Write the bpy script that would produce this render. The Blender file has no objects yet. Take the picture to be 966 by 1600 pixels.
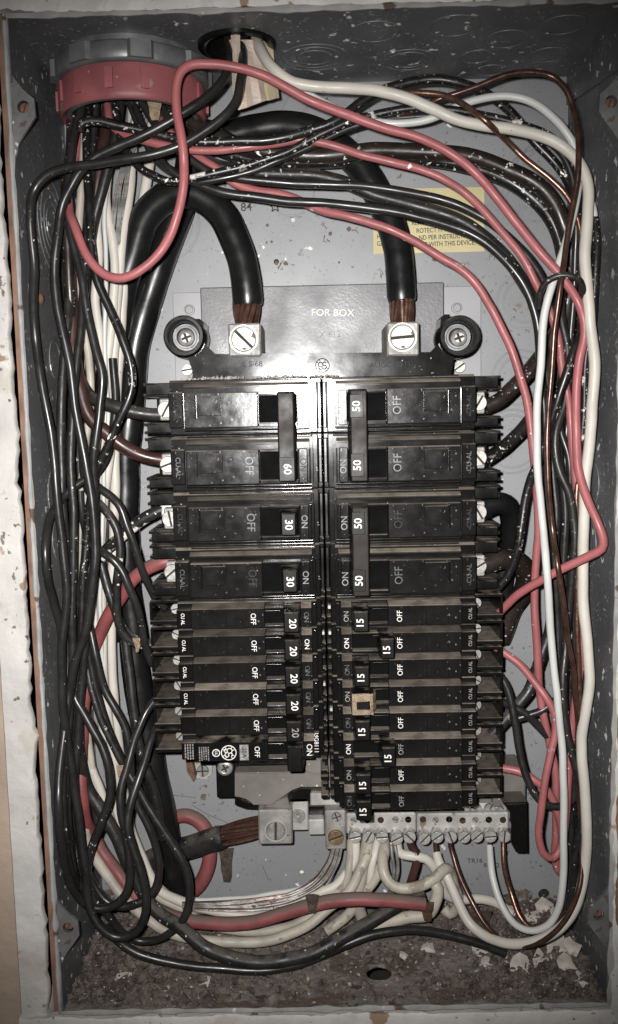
import bpy, bmesh, math, random
from mathutils import Vector, Matrix, noise
random.seed(7)
sc = bpy.context.scene
MM = 0.001

# ------------------------------------------------------------------ camera
F, CX, CD, CZ = 1410.3, -2.8256, 485.856, 57.766       # focal length in photo pixels, camera position in mm
YAW, PIT, ROL = -0.0102, -0.1125, -0.0217
cy, sy, cp, sp = math.cos(YAW), math.sin(YAW), math.cos(PIT), math.sin(PIT)
FWD = Vector((sy*cp, cy*cp, sp)); _r = Vector((cy, -sy, 0)); _u = _r.cross(FWD)
RGT = math.cos(ROL)*_r + math.sin(ROL)*_u
UPV = -math.sin(ROL)*_r + math.cos(ROL)*_u
CAMP = Vector((CX, -CD, CZ))
cam = bpy.data.cameras.new('camera'); camo = bpy.data.objects.new('camera', cam)
sc.collection.objects.link(camo); sc.camera = camo
cam.sensor_fit = 'VERTICAL'; cam.sensor_height = 24.0; cam.lens = F/1600*24.0
cam.clip_start = 0.01; cam.clip_end = 20
m = Matrix((RGT, UPV, -FWD)).transposed().to_4x4(); m.translation = CAMP*MM
camo.matrix_world = m
# ------------------------------------------------------------------ light: the phone flash beside the lens, faint room light
w = bpy.data.worlds.new('World'); sc.world = w; w.use_nodes = True
w.node_tree.nodes['Background'].inputs[0].default_value = (0.95, 0.97, 1, 1)
w.node_tree.nodes['Background'].inputs[1].default_value = 0.012
ld = bpy.data.lights.new('flash', 'SPOT'); ld.energy = 19; ld.shadow_soft_size = 0.0035
ld.spot_size = math.radians(77); ld.spot_blend = 1.0; ld.color = (1.0, 0.98, 0.965)
lo = bpy.data.objects.new('flash', ld); sc.collection.objects.link(lo)
LP = CAMP + RGT*-13 + UPV*11
lm = Matrix((RGT, UPV, -FWD)).transposed().to_4x4(); lm.translation = LP*MM
lo.matrix_world = lm @ Matrix.Rotation(math.radians(-2.0), 4, 'X')
sc.view_settings.view_transform = 'Standard'; sc.view_settings.look = 'None'
sc.view_settings.gamma = 1; sc.view_settings.exposure = 0; sc.view_settings.use_curve_mapping = False

def U(px, py, h):
    """point on the plane h millimetres in front of the box's back panel that the photo shows at a pixel"""
    d = RGT*((px-483)/F) - UPV*((py-800)/F) + FWD
    return CAMP + d*((CD-h)/d.y)
def mmpp(h): return (CD-h)/F

# ------------------------------------------------------------------ materials
MATS = {}
def mat(name, col, rough=.5, metal=0, var=(40, .25), col2=None, bump=None, specks=None, dust=None, patch=None, spec=.5, coat=0, bd=.0006):
    if name in MATS: return MATS[name]
    m = bpy.data.materials.new(name); m.use_nodes = True; nt = m.node_tree; N = nt.nodes; L = nt.links
    b = N['Principled BSDF']; tc = N.new('ShaderNodeTexCoord')
    b.inputs['Roughness'].default_value = rough; b.inputs['Metallic'].default_value = metal
    b.inputs['Specular IOR Level'].default_value = spec; b.inputs['Coat Weight'].default_value = coat
    def nz(scale, detail=4, off=0):
        n = N.new('ShaderNodeTexNoise'); n.inputs['Scale'].default_value = scale; n.inputs['Detail'].default_value = detail
        mp = N.new('ShaderNodeMapping'); mp.inputs['Location'].default_value = (off, off*.7, off*1.3)
        L.new(tc.outputs['Object'], mp.inputs['Vector']); L.new(mp.outputs['Vector'], n.inputs['Vector']); return n.outputs['Fac']
    def ramp(src, a, bb):
        r = N.new('ShaderNodeMapRange'); r.inputs['From Min'].default_value = a; r.inputs['From Max'].default_value = bb
        L.new(src, r.inputs['Value']); return r.outputs['Result']
    def mix(fac, A, B):
        x = N.new('ShaderNodeMix'); x.data_type = 'RGBA'
        if hasattr(fac, 'links'): L.new(fac, x.inputs['Factor'])
        else: x.inputs['Factor'].default_value = fac
        for s, v in ((6, A), (7, B)):
            if hasattr(v, 'links'): L.new(v, x.inputs[s])
            else: x.inputs[s].default_value = (*v, 1)
        return x.outputs[2]
    c2 = col2 or tuple(c*(1-var[1]) for c in col)
    cur = mix(ramp(nz(var[0], 6), .35, .65), c2, col)
    rg = ramp(nz(var[0]*2.3, 5, 3), .3, .7)
    rr = N.new('ShaderNodeMapRange'); rr.inputs['To Min'].default_value = max(.04, rough*.75); rr.inputs['To Max'].default_value = min(1, rough*1.3)
    L.new(rg, rr.inputs['Value']); rout = rr.outputs['Result']
    def mixf(fac, A, v):
        x = N.new('ShaderNodeMix'); x.data_type = 'FLOAT'; L.new(fac, x.inputs[0]); L.new(A, x.inputs[2]); x.inputs[3].default_value = v
        return x.outputs[0]
    mout = None
    if patch:                                  # larger worn patches: (scale, threshold, colour)
        for k, (s, t, c) in enumerate(patch):
            f = ramp(nz(s, 7, 11+5*k), t, t+.03); cur = mix(f, cur, c); rout = mixf(f, rout, .8)
    if dust:                                   # settled dust on upward faces: (amount, colour)
        g = N.new('ShaderNodeNewGeometry'); sx = N.new('ShaderNodeSeparateXYZ'); L.new(g.outputs['Normal'], sx.inputs[0])
        up = ramp(sx.outputs['Z'], .35, .8)
        mu = N.new('ShaderNodeMath'); mu.operation = 'MULTIPLY'; L.new(up, mu.inputs[0])
        dn = N.new('ShaderNodeMapRange'); dn.inputs['From Min'].default_value = .62-dust[0]*.6; dn.inputs['From Max'].default_value = .8-dust[0]*.45; dn.inputs['To Min'].default_value = .5 if dust[0] > .5 else 0
        L.new(nz(160, 6, 21), dn.inputs['Value']); L.new(dn.outputs['Result'], mu.inputs[1])
        oi = N.new('ShaderNodeObjectInfo'); rm = N.new('ShaderNodeMapRange'); rm.inputs['To Min'].default_value = .35; rm.inputs['To Max'].default_value = 1.0
        L.new(oi.outputs['Random'], rm.inputs['Value']); m2 = N.new('ShaderNodeMath'); m2.operation = 'MULTIPLY'; L.new(mu.outputs[0], m2.inputs[0]); L.new(rm.outputs['Result'], m2.inputs[1]); mu = m2
        cur = mix(mu.outputs[0], cur, dust[1]); rout = mixf(mu.outputs[0], rout, .95)
        fl = N.new('ShaderNodeMath'); fl.operation = 'MULTIPLY'; L.new(ramp(nz(260, 7, 33), .5, .75), fl.inputs[0]); fl.inputs[1].default_value = .012
        cur = mix(fl.outputs[0], cur, dust[1])
    if specks:                                 # spattered white paint: [(scale, threshold, colour)]
        for k, (s, t, c) in enumerate(specks):
            f = ramp(nz(s, 4, 41+7*k), t-.012, t+.02)
            mk = N.new('ShaderNodeMath'); mk.operation = 'MULTIPLY'; L.new(f, mk.inputs[0]); L.new(ramp(nz(s/9, 3, 61+k), .44, .56), mk.inputs[1]); f = mk.outputs[0]
            cur = mix(f, cur, c); rout = mixf(f, rout, .5)
    L.new(cur, b.inputs['Base Color']); L.new(rout, b.inputs['Roughness'])
    if bump:
        bn = N.new('ShaderNodeBump'); bn.inputs['Strength'].default_value = bump[1]; bn.inputs['Distance'].default_value = bd
        L.new(nz(bump[0], 6, 5), bn.inputs['Height']); L.new(bn.outputs['Normal'], b.inputs['Normal'])
    MATS[name] = m; return m

WP = (.74, .71, .66)                            # old white paint
DUST = (.165, .14, .112)
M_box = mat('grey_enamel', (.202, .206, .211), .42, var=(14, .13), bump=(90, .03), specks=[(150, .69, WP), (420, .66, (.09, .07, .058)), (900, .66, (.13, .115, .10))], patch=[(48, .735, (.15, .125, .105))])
M_side = mat('grey_enamel_shaded', (.108, .111, .115), .42, var=(22, .3), bump=(120, .1), specks=[(170, .655, WP), (600, .64, (.35, .33, .3))], patch=[(60, .71, (.10, .052, .032))])  # same enamel as the back, darkened to paint in the walls' grazing shade
M_floor = mat('dirty_enamel', (.185, .163, .142), .9, var=(50, .45), bump=(260, .9), patch=[(34, .55, (.085, .063, .048)), (130, .62, (.045, .033, .026))], specks=[(330, .715, (.38, .34, .30))], bd=.0015)
M_rim = mat('chipped_rim', (.28, .275, .262), .75, var=(60, .35), bump=(300, .5), patch=[(55, .63, (.07, .045, .03))], specks=[(70, .64, (.50, .48, .45))])
M_tab = mat('tab_enamel', (.105, .105, .104), .6, var=(80, .4), bump=(300, .5), patch=[(110, .66, (.065, .045, .032))], specks=[(160, .66, (.4, .38, .36))])
M_steel = mat('galvanised_plate', (.24, .24, .245), .5, var=(20, .12), bump=(150, .05))
M_dsteel = mat('dark_plate', (.105, .105, .107), .42, metal=.25, var=(22, .2), bump=(700, .12), spec=.4, specks=[(900, .66, (.26, .26, .26))])
M_black = mat('black_plastic', (.0055, .0053, .0051), .15, var=(30, .3), bump=(240, .03), dust=(.55, DUST), specks=[(520, .70, (.3, .27, .24))], spec=.32)
M_blackb = mat('black_plastic_clean', (.0048, .0047, .0045), .24, var=(40, .3), bump=(350, .04), dust=(.42, DUST), spec=.3)
M_face = mat('scuffed_face', (.0085, .0082, .008), .18, var=(60, .5), bump=(330, .06), dust=(.6, DUST), specks=[(600, .67, (.10, .092, .085)), (240, .68, (.04, .037, .034))], spec=.36)
M_handle = mat('handle_plastic', (.0045, .0042, .004), .4, var=(40, .2), bump=(500, .03), dust=(.3, DUST), spec=.18)
M_tie = mat('tie_bar_plastic', (.013, .0098, .0083), .5, var=(40, .3), bump=(500, .03), dust=(.4, DUST), spec=.16)
M_gloss = mat('glint_bead_gloss', (.008, .0078, .0075), .16, var=(60, .3), bump=(300, .05), spec=.6)  # for the beads added to draw highlight lines on the breakers
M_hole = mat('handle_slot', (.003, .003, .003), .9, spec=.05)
M_ink = mat('white_lettering', (.66, .64, .60), .6, var=(700, .25))
M_inkd = mat('worn_lettering', (.24, .23, .22), .6, var=(500, .6))
M_emb = mat('moulded_lettering', (.03, .029, .027), .6, var=(300, .4), spec=.15)
M_emb2 = mat('faded_lettering', (.065, .063, .06), .4, var=(300, .6))
M_kink = mat('black_stamp', (.02, .02, .022), .6, var=(700, .4))
M_alu = mat('aluminium', (.45, .44, .41), .48, metal=.4, var=(60, .35), bump=(380, .1), patch=[(120, .66, (.17, .14, .11))], specks=[(500, .67, (.08, .065, .05))])
M_screw = mat('screw_zinc', (.38, .37, .345), .42, metal=.55, var=(200, .5), bump=(500, .12), patch=[(300, .62, (.15, .12, .09))])
M_slot = mat('shaded_slot', (.035, .03, .025), .8, spec=.2)  # dark colour paints shade into the floors of screw slots
M_bscrew = mat('bright_bar_screw', (.52, .51, .48), .36, metal=.5, var=(200, .4), bump=(500, .1), patch=[(300, .68, (.17, .135, .10))])
M_lug = mat('dull_lug_metal', (.30, .29, .265), .6, metal=.3, var=(90, .45), bump=(420, .2), patch=[(160, .64, (.15, .122, .095))], specks=[(600, .66, (.07, .055, .045))])
M_copper = mat('copper', (.21, .125, .092), .28, metal=.8, var=(260, .5), bump=(600, .1), col2=(.15, .07, .05))
M_dcopper = mat('varnished_copper', (.085, .043, .031), .28, metal=.5, var=(200, .5))
M_brass = mat('brass_bit', (.36, .25, .15), .4, metal=.7, var=(200, .5))
M_rust = mat('rust', (.13, .065, .04), .9, var=(300, .5), bump=(600, .6))
M_blk = mat('black_insulation', (.0105, .0104, .0102), .32, var=(90, .45), bump=(250, .05), col2=(.018, .017, .0155), spec=.42, specks=[(420, .71, (.5, .48, .44))])
M_blkd = mat('dusty_black_insulation', (.018, .0165, .015), .42, var=(120, .5), bump=(300, .12), dust=(.45, (.065, .057, .048)), specks=[(420, .675, (.5, .48, .44))], spec=.36)
M_blks = mat('spattered_black_insulation', (.0115, .011, .0105), .33, var=(120, .5), bump=(280, .1), specks=[(260, .655, WP), (600, .645, (.5, .47, .43))], patch=[(200, .70, (.09, .075, .06))], spec=.42)
M_blkw = mat('paint_streaked_black_insulation', (.0115, .011, .0105), .34, var=(120, .5), bump=(280, .12), patch=[(70, .60, (.50, .47, .43))], specks=[(420, .65, WP), (700, .64, (.5, .47, .43))], spec=.42)
M_blkp = mat('painted_black_insulation', (.018, .0172, .0162), .4, var=(120, .5), bump=(280, .15), patch=[(90, .50, (.58, .55, .5))], specks=[(420, .66, WP)], spec=.34)
M_cable = mat('service_cable_jacket', (.0075, .0075, .0075), .30, var=(60, .35), bump=(300, .04), spec=.42)
M_brn = mat('brown_black_insulation', (.02, .0145, .011), .36, var=(70, .5), bump=(260, .1), specks=[(280, .655, WP), (600, .66, (.4, .37, .33))], spec=.4)
M_mar = mat('maroon_insulation', (.05, .022, .018), .36, var=(80, .5), bump=(260, .06), specks=[(420, .72, WP)], spec=.36)
M_red = mat('red_insulation', (.285, .088, .090), .46, var=(70, .18), bump=(260, .06), specks=[(420, .76, WP)], spec=.36)
M_reds = mat('spattered_red_insulation', (.27, .088, .088), .46, var=(70, .25), bump=(260, .12), specks=[(330, .69, WP)], patch=[(70, .68, (.42, .35, .31))], spec=.36)
M_redd = mat('dusty_red_insulation', (.20, .056, .056), .52, var=(70, .4), bump=(260, .12), dust=(.62, (.11, .082, .068)), spec=.34)
M_wht = mat('cream_insulation', (.455, .425, .375), .46, var=(60, .14), bump=(220, .06), patch=[(160, .70, (.27, .235, .19))], spec=.36)
M_wht2 = mat('white_insulation', (.44, .44, .42), .4, var=(60, .1), bump=(220, .04), spec=.4)
M_whtd = mat('soiled_cream_insulation', (.37, .335, .28), .52, var=(70, .35), bump=(260, .1), patch=[(120, .63, (.20, .17, .135))], spec=.34)
M_redp = mat('red_bushing_plastic', (.235, .072, .077), .5, var=(40, .35), bump=(250, .08), specks=[(300, .70, WP)], dust=(.5, DUST), patch=[(50, .66, (.20, .13, .125))], spec=.32)
M_zinc = mat('locknut_zinc', (.17, .175, .175), .5, metal=.5, var=(70, .35), bump=(250, .15))
M_paper = mat('torn_paper', (.86, .75, .64), .85, var=(40, .15), bump=(160, .3))
M_tape = mat('masking_tape', (.46, .35, .24), .75, var=(200, .4), bump=(400, .4))
M_sticker = mat('yellow_label', (.44, .38, .20), .55, var=(50, .15), bump=(200, .03))
M_ypaper = mat('yellowed_paper', (.80, .72, .50), .8, var=(60, .2), bump=(160, .3))
M_wood = mat('raw_wood', (.20, .105, .068), .85, var=(60, .5), bump=(200, .6))
M_paint = mat('old_white_paint', (.43, .415, .39), .62, var=(30, .2), bump=(42, 1.0), patch=[(26, .60, (.34, .315, .28)), (62, .66, (.20, .135, .09)), (150, .70, (.10, .07, .05))], specks=[(240, .66, (.12, .09, .07))], bd=.003)
M_wall = mat('tan_plaster', (.33, .255, .195), .85, var=(20, .22), bump=(40, 1.0), patch=[(40, .66, (.22, .165, .12))], bd=.003)
M_flake = mat('paint_flake', (.44, .40, .35), .8, var=(120, .3), bump=(200, .4), patch=[(90, .62, (.20, .155, .12))])
M_crumb = mat('crumbs', (.125, .103, .085), .9, var=(160, .6), col2=(.04, .03, .024))
M_crumbw = mat('plaster_crumbs', (.36, .325, .285), .85, var=(500, .45))
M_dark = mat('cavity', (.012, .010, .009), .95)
M_tan = mat('tape_residue', (.12, .092, .07), .85, var=(300, .5), bump=(600, .6))

# ------------------------------------------------------------------ mesh helpers (all in millimetres)
class MB:
    def __init__(s): s.bm = bmesh.new(); s.smooth = False
    def box(s, x0, x1, h0, h1, z0, z1, bev=.4, taper=0):
        """box between x0..x1, z0..z1 and h0..h1 millimetres in front of the back panel"""
        if x1 < x0: x0, x1 = x1, x0
        t = taper; V = []
        for (x, h, z) in ((x0, h0, z0), (x1, h0, z0), (x1, h0, z1), (x0, h0, z1), (x0+t, h1, z0+t), (x1-t, h1, z0+t), (x1-t, h1, z1-t), (x0+t, h1, z1-t)):
            V.append(s.bm.verts.new((x, -h, z)))
        fs = [s.bm.faces.new([V[i] for i in f]) for f in ((0, 3, 2, 1), (4, 5, 6, 7), (0, 1, 5, 4), (1, 2, 6, 5), (2, 3, 7, 6), (3, 0, 4, 7))]
        if bev:
            es = list({e for f in fs for e in f.edges})
            bmesh.ops.bevel(s.bm, geom=es, offset=bev, segments=1, affect='EDGES', clamp_overlap=True)
        return s
    def prism(s, poly, h0, h1, bev=0):
        """outline in (x, z), extruded from h0 to h1"""
        a = [s.bm.verts.new((x, -h0, z)) for x, z in poly]; b = [s.bm.verts.new((x, -h1, z)) for x, z in poly]
        n = len(poly); fs = []
        top = s.bm.faces.new(b); s.bm.faces.new(a[::-1])
        for i in range(n):
            j = (i+1) % n; fs.append(s.bm.faces.new((a[i], a[j], b[j], b[i])))
        if bev:
            bmesh.ops.bevel(s.bm, geom=list(top.edges), offset=bev, segments=2, affect='EDGES', clamp_overlap=True)
        return s
    def tube(s, pts, rad, n=10, cap=True):
        s.smooth = True
        N = len(pts); rings = []
        t0 = (pts[1]-pts[0]).normalized(); nr = t0.orthogonal().normalized()
        for i, p in enumerate(pts):
            t = (pts[min(i+1, N-1)]-pts[max(i-1, 0)]).normalized()
            nr = (nr - t*nr.dot(t)); nr = nr.normalized() if nr.length > 1e-6 else t.orthogonal().normalized()
            bn = t.cross(nr); r = rad[i] if isinstance(rad, (list, tuple)) else rad
            rings.append([s.bm.verts.new(p + (nr*math.cos(2*math.pi*k/n) + bn*math.sin(2*math.pi*k/n))*r) for k in range(n)])
        for i in range(N-1):
            for k in range(n):
                s.bm.faces.new((rings[i][k], rings[i][(k+1) % n], rings[i+1][(k+1) % n], rings[i+1][k]))
        if cap:
            s.bm.faces.new(rings[0][::-1]); s.bm.faces.new(rings[-1])
        return s
    def lathe(s, c, axis, prof, n=32, closed=False):
        """profile of (radius, along-axis) turned about the axis through c"""
        s.smooth = True
        ax = Vector(axis).normalized(); a = ax.orthogonal().normalized(); b = ax.cross(a); rings = []
        for r, d in prof:
            rings.append([s.bm.verts.new(Vector(c) + ax*d + (a*math.cos(2*math.pi*k/n) + b*math.sin(2*math.pi*k/n))*max(r, .001)) for k in range(n)])
        rr = rings + ([rings[0]] if closed else [])
        for i in range(len(rr)-1):
            for k in range(n):
                s.bm.faces.new((rr[i][k], rr[i][(k+1) % n], rr[i+1][(k+1) % n], rr[i+1][k]))
        return s
    def ring(s, c, axis, r, w, t, n=40):
        return s.lathe(c, axis, [(r-w/2, 0), (r-w/3, t), (r+w/3, t), (r+w/2, 0)], n)

def empty(name, loc, label=None, cat=None, group=None):
    o = bpy.data.objects.new(name, None); o.empty_display_size = .01; o.location = Vector(loc)*MM
    sc.collection.objects.link(o); tag(o, label, cat, group); return o
def tag(o, label=None, cat=None, group=None, kind=None):
    if label: o['label'] = label
    if cat: o['category'] = cat
    if group: o['group'] = group
    if kind: o['kind'] = kind
    return o
def wloc(o):
    v = o.location.copy()
    while o.parent: o = o.parent; v += o.location
    return v
def obj(name, mb, mt, parent=None, label=None, angle=None):
    bm = mb.bm
    bmesh.ops.recalc_face_normals(bm, faces=bm.faces[:])
    vs = [v.co for v in bm.verts]
    c = Vector([(min(v[i] for v in vs)+max(v[i] for v in vs))/2 for i in range(3)])
    for v in bm.verts: v.co = (v.co-c)*MM
    me = bpy.data.meshes.new(name); bm.to_mesh(me); bm.free()
    if mb.smooth:
        me.polygons.foreach_set('use_smooth', [True]*len(me.polygons))
        me.set_sharp_from_angle(angle=math.radians(angle or 50))
    me.materials.append(mt)
    o = bpy.data.objects.new(name, me); sc.collection.objects.link(o)
    o.location = c*MM - (wloc(parent) if parent else Vector((0, 0, 0)))
    if parent: o.parent = parent
    if label: o['label'] = label
    return o
FC = {}
def text(s, x, z, h, size, rot, mt, parent, name='lettering', ext=.08, wid=1.0, bold=0):
    """flat raised lettering centred at (x, z); rot in degrees, read from the front"""
    key = (s, bold)
    if key not in FC:
        cu = bpy.data.curves.new('t', 'FONT'); cu.body = s; cu.size = 1; cu.align_x = 'CENTER'; cu.align_y = 'CENTER'; cu.extrude = .05; cu.resolution_u = 3; cu.offset = bold
        to = bpy.data.objects.new('t', cu); sc.collection.objects.link(to)
        dg = bpy.context.evaluated_depsgraph_get(); me = bpy.data.meshes.new_from_object(to.evaluated_get(dg))
        FC[key] = ([v.co.copy() for v in me.vertices], [tuple(p.vertices) for p in me.polygons])
        bpy.data.objects.remove(to); bpy.data.curves.remove(cu); bpy.data.meshes.remove(me)
    V, P = FC[key]; a = math.radians(rot); ca, sa = math.cos(a), math.sin(a)
    out = []
    for v in V:
        tx, ty = v.x*size*wid, v.y*size
        out.append((Vector((x+tx*ca-ty*sa, -(h+ext*(1 if v.z > 0 else -.5)), z+tx*sa+ty*ca)) - Vector((x, -h, z)))*MM)
    me = bpy.data.meshes.new(name); me.from_pydata(out, [], P); me.materials.append(mt)
    o = bpy.data.objects.new(name, me); sc.collection.objects.link(o)
    o.location = Vector((x, -h, z))*MM - (wloc(parent) if parent else Vector((0, 0, 0))); o.parent = parent
    return o
def pbox(px0, py0, px1, py1, h0, h1, bev=.4, mb=None, taper=0):
    """axis-aligned box whose front face, h1 in front of the back panel, spans those photo pixels"""
    xm, ym = (px0+px1)/2, (py0+py1)/2
    x0, x1 = U(px0, ym, h1).x, U(px1, ym, h1).x; z1, z0 = U(xm, py0, h1).z, U(xm, py1, h1).z
    return (mb or MB()).box(x0, x1, h0, h1, z0, z1, bev, taper)
def ppoly(pts, h): return [(U(x, y, h).x, U(x, y, h).z) for x, y in pts]
def screw(name, c, r, parent, kind='slot', ang=30, axis=(0, -1, 0), mt=None, tall=1.2, deep=.3):
    """screw head at point c (mm, seated there), facing -Y, with a cut slot or cross"""
    mb = MB(); hb = -c[1]; n = 28
    mb.lathe(c, (0, -1, 0), [(r, -deep), (r, tall*.45), (r*.97, tall*.6), (.01, tall*.6)], n)
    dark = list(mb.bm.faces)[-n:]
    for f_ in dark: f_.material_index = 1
    def seg(poly, h1):
        mb.prism([(c[0]+x*math.cos(a)-y*math.sin(a), c[2]+x*math.sin(a)+y*math.cos(a)) for x, y in poly], hb+tall*.4, hb+h1, bev=r*.07)
    a = math.radians(ang); g = r*.13; R = r*.94
    if kind == 'slot':
        th = math.asin(g/R)
        arc = [(R*math.cos(th+(math.pi-2*th)*k/14), R*math.sin(th+(math.pi-2*th)*k/14)) for k in range(15)]
        seg(arc, tall); seg([(x, -y) for x, y in arc][::-1], tall)
    elif kind == 'cross':
        th = math.asin(g/R)
        q = [(g, g)] + [(R*math.cos(th+(math.pi/2-2*th)*k/6), R*math.sin(th+(math.pi/2-2*th)*k/6)) for k in range(7)]
        for k in range(4):
            b = k*math.pi/2; seg([(x*math.cos(b)-y*math.sin(b), x*math.sin(b)+y*math.cos(b)) for x, y in q], tall)
    else:                                       # pan head with a cross recess in the middle
        mb.lathe(c, (0, -1, 0), [(r, tall*.4), (r*.9, tall*.85), (r*.62, tall*1.15), (r*.55, tall*1.1), (r*.5, tall*.55)], n)
        for k in range(4):
            b = k*math.pi/2
            q = [(g*1.1, g*1.1), (R*.57, g*1.1), (R*.42, R*.42), (g*1.1, R*.57)]
            seg([(x*math.cos(b)-y*math.sin(b), x*math.sin(b)+y*math.cos(b)) for x, y in q], tall*1.12)
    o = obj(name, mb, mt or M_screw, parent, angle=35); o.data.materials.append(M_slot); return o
def spline(P, step=2.2):
    """centripetal Catmull-Rom through the points, sampled about every step millimetres"""
    Q = [P[0]*2-P[1]] + P + [P[-1]*2-P[-2]]; out = []
    for i in range(1, len(Q)-2):
        p0, p1, p2, p3 = Q[i-1:i+3]
        t1 = max((p1-p0).length, 1e-3)**.5; t2 = t1+max((p2-p1).length, 1e-3)**.5; t3 = t2+max((p3-p2).length, 1e-3)**.5
        n = max(2, int((p2-p1).length/step))
        for k in range(n):
            t = t1+(t2-t1)*k/n
            A1 = p0*((t1-t)/t1)+p1*(t/t1); A2 = p1*((t2-t)/(t2-t1))+p2*((t-t1)/(t2-t1)); A3 = p2*((t3-t)/(t3-t2))+p3*((t-t2)/(t3-t2))
            B1 = A1*((t2-t)/t2)+A2*(t/t2); B2 = A2*((t3-t)/(t3-t1))+A3*((t-t1)/(t3-t1))
            out.append(B1*((t2-t)/(t2-t1))+B2*((t-t1)/(t2-t1)))
    out.append(P[-1]); return out

# ------------------------------------------------------------------ the steel box
BW, BH, BD = 260.0, 449.2, 86.0
X0, X1, Z0, Z1 = -BW/2, BW/2, -BH/2, BH/2
box = empty('electrical_box', (0, 0, Z0), 'grey painted steel electrical panel box set into the wall', 'electrical box')
def sheet(axis, pos, a0, a1, b0, b1, holes, t, name, mt):
    """flat wall with round holes; axis 'y' -> spans x,z ; 'z' -> spans x,h ; thickness t away from the inside"""
    mb = MB(); bm = mb.bm
    def P(a, b): return Vector((a, pos, b)) if axis == 'y' else (Vector((a, -b, pos)) if axis == 'z' else Vector((pos, -a, b)))
    es = []
    def loop(pts):
        vs = [bm.verts.new(P(*p)) for p in pts]
        for i in range(len(vs)): es.append(bm.edges.new((vs[i], vs[(i+1) % len(vs)])))
    loop([(a0, b0), (a1, b0), (a1, b1), (a0, b1)])
    for (ca, cb, r) in holes: loop([(ca+r*math.cos(2*math.pi*k/28), cb+r*math.sin(2*math.pi*k/28)) for k in range(28)])
    bmesh.ops.triangle_fill(bm, use_beauty=True, edges=es)
    r = bmesh.ops.extrude_face_region(bm, geom=bm.faces[:])
    d = {'y': Vector((0, t, 0)), 'z': Vector((0, 0, t)), 'x': Vector((t, 0, 0))}[axis]
    for g in r['geom']:
        if isinstance(g, bmesh.types.BMVert): g.co += d
    return obj(name, mb, mt, box)
hb1 = U(850, 1397, 0); hb2 = U(318, 1262, 0)
back = sheet('y', 0, X0, X1, Z0, Z1, [(hb1.x, hb1.z, 3.2), (U(432, 409, 0).x, U(432, 409, 0).z, 1.4)], 1.5, 'back_panel', M_box)
HX, HH, HR = -35.5, 52.0, 16.5                       # cable hole in the top wall
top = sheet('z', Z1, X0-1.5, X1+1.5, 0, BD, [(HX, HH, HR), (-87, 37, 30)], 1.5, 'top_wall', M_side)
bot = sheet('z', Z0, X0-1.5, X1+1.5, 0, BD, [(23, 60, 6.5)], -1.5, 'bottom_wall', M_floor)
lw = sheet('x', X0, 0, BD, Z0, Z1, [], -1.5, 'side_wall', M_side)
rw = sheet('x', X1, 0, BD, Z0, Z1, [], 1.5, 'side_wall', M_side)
# folded corner flaps at the top
for sx in (-1, 1):
    mb = MB(); xx = sx*(BW/2-.1); t = sx*-.9
    P4 = [(0, Z1-14), (BD, Z1-26), (BD, Z1), (0, Z1)]
    a = [mb.bm.verts.new((xx, -h-.2, z)) for h, z in P4]; b = [mb.bm.verts.new((xx+t, -h-.2, z)) for h, z in P4]
    mb.bm.faces.new(b); mb.bm.faces.new(a[::-1])
    for i in range(4): mb.bm.faces.new((a[i], a[(i+1) % 4], b[(i+1) % 4], b[i]))
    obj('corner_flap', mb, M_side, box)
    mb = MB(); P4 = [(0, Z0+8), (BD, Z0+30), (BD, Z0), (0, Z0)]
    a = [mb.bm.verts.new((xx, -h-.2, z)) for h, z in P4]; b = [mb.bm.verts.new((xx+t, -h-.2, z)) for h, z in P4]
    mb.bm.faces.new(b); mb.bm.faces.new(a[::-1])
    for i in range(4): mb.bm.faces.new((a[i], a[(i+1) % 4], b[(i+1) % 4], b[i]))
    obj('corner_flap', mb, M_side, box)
# chipped rim along the front edge: uneven beads of old paint
def rim(p0, p1, r):
    n = 70; pts = []; rad = []
    for k in range(n+1):
        p = p0.lerp(p1, k/n); q = noise.noise(p*.09)*.5
        pts.append(p+Vector((q*.5, 0, q*.5))); rad.append(max(.45, r*(1+.9*noise.noise(p*.13+Vector((9, 0, 0))))))
    return MB().tube(pts, rad, 7)
for a, b, r in (((X0-.7, -BD, Z0), (X0-.7, -BD, Z1), 1.2), ((X1+.7, -BD, Z0), (X1+.7, -BD, Z1), 1.5), ((X0, -BD, Z1+.6), (X1, -BD, Z1+.6), 1.2), ((X0, -BD, Z0-.6), (X1, -BD, Z0-.6), 1.3)):
    obj('rim', rim(Vector(a), Vector(b), r), M_rim, box)
# mounting tabs with holes at the front edge
for sx, z in ((-1, 188), (-1, -184), (1, 184), (1, -182)):
    x0 = sx*BW/2; mb = MB()
    pl = [(0, 17), (-3, 12), (-6, 8), (-10.5, 4), (-10.8, -3), (-8, -7), (-5, -11), (-3, -14), (0, -22)]
    out = [(x0+sx*(a+.8), z+b) for a, b in pl]
    c = (x0-sx*4.9, z+1)
    bm = mb.bm; es = []
    vo = [bm.verts.new((x, -BD+1.2, zz)) for x, zz in out]
    for i in range(len(vo)): es.append(bm.edges.new((vo[i], vo[(i+1) % len(vo)])))
    vi = [bm.verts.new((c[0]+2.6*math.cos(k*math.pi/9), -BD+1.2, c[1]+2.6*math.sin(k*math.pi/9))) for k in range(18)]
    for i in range(18): es.append(bm.edges.new((vi[i], vi[(i+1) % 18])))
    bmesh.ops.triangle_fill(bm, use_beauty=True, edges=es)
    r = bmesh.ops.extrude_face_region(bm, geom=bm.faces[:])
    for g in r['geom']:
        if isinstance(g, bmesh.types.BMVert): g.co.y += 1.6
    tb = obj('mounting_tab', mb, M_tab, box)
    screw('tab_screw', (c[0], -BD+4.5, c[1]), 2.2, tb, 'slot', 70, mt=M_rust)
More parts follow.
